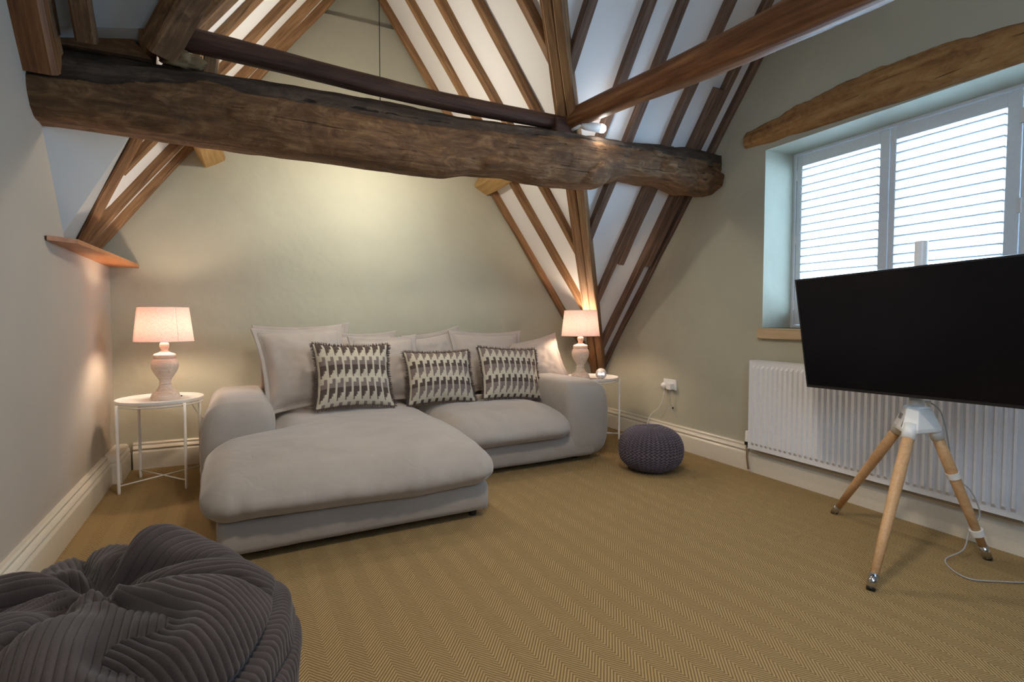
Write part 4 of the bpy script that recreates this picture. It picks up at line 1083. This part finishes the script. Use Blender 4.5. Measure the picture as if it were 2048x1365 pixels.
sp_ = empty('spot_lamp', L(1.10, 1.58, 2.17), 'small white spot lamp shining on top of the beam under the strut', 'lamp'); 
def ks(o): o.parent = sp_; o.matrix_parent_inverse = Matrix.Translation(-sp_.location); return o
q0, q1 = L(1.21, 1.56, 2.205), L(1.10, 1.60, 2.190)
mb = MB(); mb.tube([q0, q0 + (q1 - q0) * .2, q1], [.018, .024, .027], 24, True); ks(mb.build('spot_housing', M_WPLA, None, True))
mb = MB(); mb.tube([q0, L(1.24, 1.50, 2.19)], .010, 10); ks(mb.build('bracket', M_WPLA, None, True))
bm = bmesh.new(); bmesh.ops.create_uvsphere(bm, u_segments=20, v_segments=12, radius=.026); me = bpy.data.meshes.new('bulb'); bm.to_mesh(me); bm.free()
o = link('bulb', me, M_SPOT, None, True); o.location = q1 + (q1 - q0).normalized() * .012; ks(o)
o = light('spot_light', 'SPOT', q1 + (q1 - q0).normalized() * .045 + V((0, 0, 0)), 30, (1.0, 0.90, 0.78), .02, spot=(110, .6)); aim(o, L(1.75, 3.2, 0.0))

# ------------------------------------------------------------------ corduroy bean bag
BC = V((-.275, 1.40, 0)); BR = .425
prof = [(0, .405), (.10, .415), (.20, .420), (.28, .405), (.345, .355), (.385, .285), (.402, .21), (.398, .13), (.375, .05), (.33, .004)]
def cat(tab, t_):
    n_ = len(tab) - 1; x = t_ * n_; i = min(n_ - 1, int(x)); f = x - i
    p = [tab[max(0, i - 1)], tab[i], tab[i + 1], tab[min(n_, i + 2)]]
    return [.5 * ((2 * p[1][q]) + (p[2][q] - p[0][q]) * f + (2 * p[0][q] - 5 * p[1][q] + 4 * p[2][q] - p[3][q]) * f * f + (3 * p[1][q] - p[0][q] - 3 * p[2][q] + p[3][q]) * f ** 3) for q in (0, 1)]
NT, NS = 1150, 300
gores = [-2.75, -1.95, -1.15, -.45, .25, .95, 1.75, 2.6]   # boundaries (angles of creases)
vs = []; grv = []; fs = []
KN = V((-.02, .10))       # gather point offset from centre
def gore(th):
    gs = gores
    for i in range(len(gs)):
        a_, b_ = gs[i], gs[(i + 1) % len(gs)] + (2 * PI if i == len(gs) - 1 else 0)
        t_ = th
        if t_ < gs[0]: t_ += 2 * PI
        if a_ <= t_ < b_: return i, (t_ - a_), (b_ - t_), (a_ + b_) / 2, t_
    return 0, 1, 1, 0, th
rs_ = [cat(prof, j / NS) for j in range(NS + 1)]
ho = random.Random(3); goff = [ho.uniform(-.22, .22) for _ in range(8)]
for j in range(NS + 1):
    r_, z_ = rs_[j]; t_ = j / NS
    r2, z2 = rs_[min(NS, j + 1)]; r1, z1 = rs_[max(0, j - 1)]
    tx, tz = r2 - r1, z2 - z1; l_ = math.hypot(tx, tz) or 1; nr, nz_ = -tz / l_, tx / l_
    if nz_ < 0 and t_ < .5: nr, nz_ = -nr, -nz_
    for i in range(NT):
        th = i / NT * 2 * PI - PI
        ct, st_ = math.cos(th), math.sin(th)
        x, y = r_ * ct, r_ * st_
        gx, gy = x - KN.x, y - KN.y
        wrp = .10 * noise.noise(V((x * 3, y * 3, z_ * 3)))
        tg = math.atan2(gy, gx) + wrp + .25 * math.exp(-((t_ - .25) / .2) ** 2) * math.sin(3 * th)
        tg = (tg + PI) % (2 * PI) - PI
        gi, d0, d1, mid, tt = gore(tg)
        rg = math.hypot(gx, gy)
        de = min(d0, d1) * rg
        fade = 1 - max(0, (t_ - .80) / .2)
        fade = 1 - min(1, max(0, (t_ - .34) / .14))
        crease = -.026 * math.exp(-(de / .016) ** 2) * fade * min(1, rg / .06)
        bulge = .014 * min(1, de / .07) * fade
        # ribs run along each gore, turned a little per gore
        phi = mid + goff[gi]
        vv = -gx * math.sin(phi) + gy * math.cos(phi) + .006 * noise.noise(V((x * 6, y * 6, z_ * 6 + gi)))
        cc0 = .50 + .035 * math.sin(th * 2.3 + 4.5) + .02 * noise.noise(V((th * 2, 5.0, 0)))
        ph = vv / .0155 if t_ < cc0 else (th * .40 + .035 * noise.noise(V((math.cos(th) * 2, math.sin(th) * 2, t_ * 3)))) / .0155
        rib = abs(math.cos(ph * PI)) ** .55
        # deep nested arc folds on the right hand side and sags
        arc = 0
        if True:
            s_ = .35 + .65 * max(0, math.cos((th + .05) * .7))
            for c0_, w_, dp in ((.50, .016, .030), (.64, .012, .014), (.80, .02, .008)):
                cc = c0_ + .035 * math.sin(th * 2.3 + c0_ * 9) + .02 * noise.noise(V((th * 2, c0_ * 10, 0)))
                arc -= dp * s_ * math.exp(-((t_ - cc) / w_) ** 2)
                arc += dp * .30 * s_ * math.exp(-((t_ - cc - .05) / .035) ** 2)
        lf = 0
        if x < .05: 
            lf = .018 * math.sin(y * 26 + x * 9 + 2 * noise.noise(V((x * 4, y * 4, 0)))) * min(1, (.05 - x) / .15) * (1 - min(1, max(0, (t_ - .5) / .2)))
        big = .014 * noise.noise(V((x * 4.5, y * 4.5, z_ * 4 + 3))) + .008 * noise.noise(V((x * 11, y * 11, z_ * 9)))
        # raised collar flap to the back right of the gather and hollow before it
        fx, fy = x - .07, y - .20
        flap = .060 * math.exp(-((fx * .9 + fy * .35) / .085) ** 2 - ((fy * .9 - fx * .35) / .05) ** 2)
        hx, hy = x - .0, y - .10
        hol = -.055 * math.exp(-((hx * .95) / .075) ** 2 - ((hy + hx * .15) / .038) ** 2)
        ctr = min(1, t_ / .05)
        d_ = (crease + bulge + arc + lf + big) * ctr + flap + hol
        rib_h = .0060 * (rib - .6) * min(1, rg / .03)
        D_ = d_ + rib_h
        X_ = (r_ + nr * D_) * ct; Y_ = (r_ + nr * D_) * st_; Z_ = z_ + nz_ * D_
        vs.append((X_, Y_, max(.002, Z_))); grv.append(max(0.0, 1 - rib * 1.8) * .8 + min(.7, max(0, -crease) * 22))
for j in range(NS):
    for i in range(NT):
        fs.append((j * NT + i, (j + 1) * NT + i, (j + 1) * NT + (i + 1) % NT, j * NT + (i + 1) % NT))
o = mesh('bean_bag', vs, fs, M_CORD, None, True); o.location = BC
at = o.data.attributes.new('groove', 'FLOAT', 'POINT'); at.data.foreach_set('value', grv)
setp(o, 'large charcoal wide-rib corduroy bean bag in the near left corner', 'bean bag')
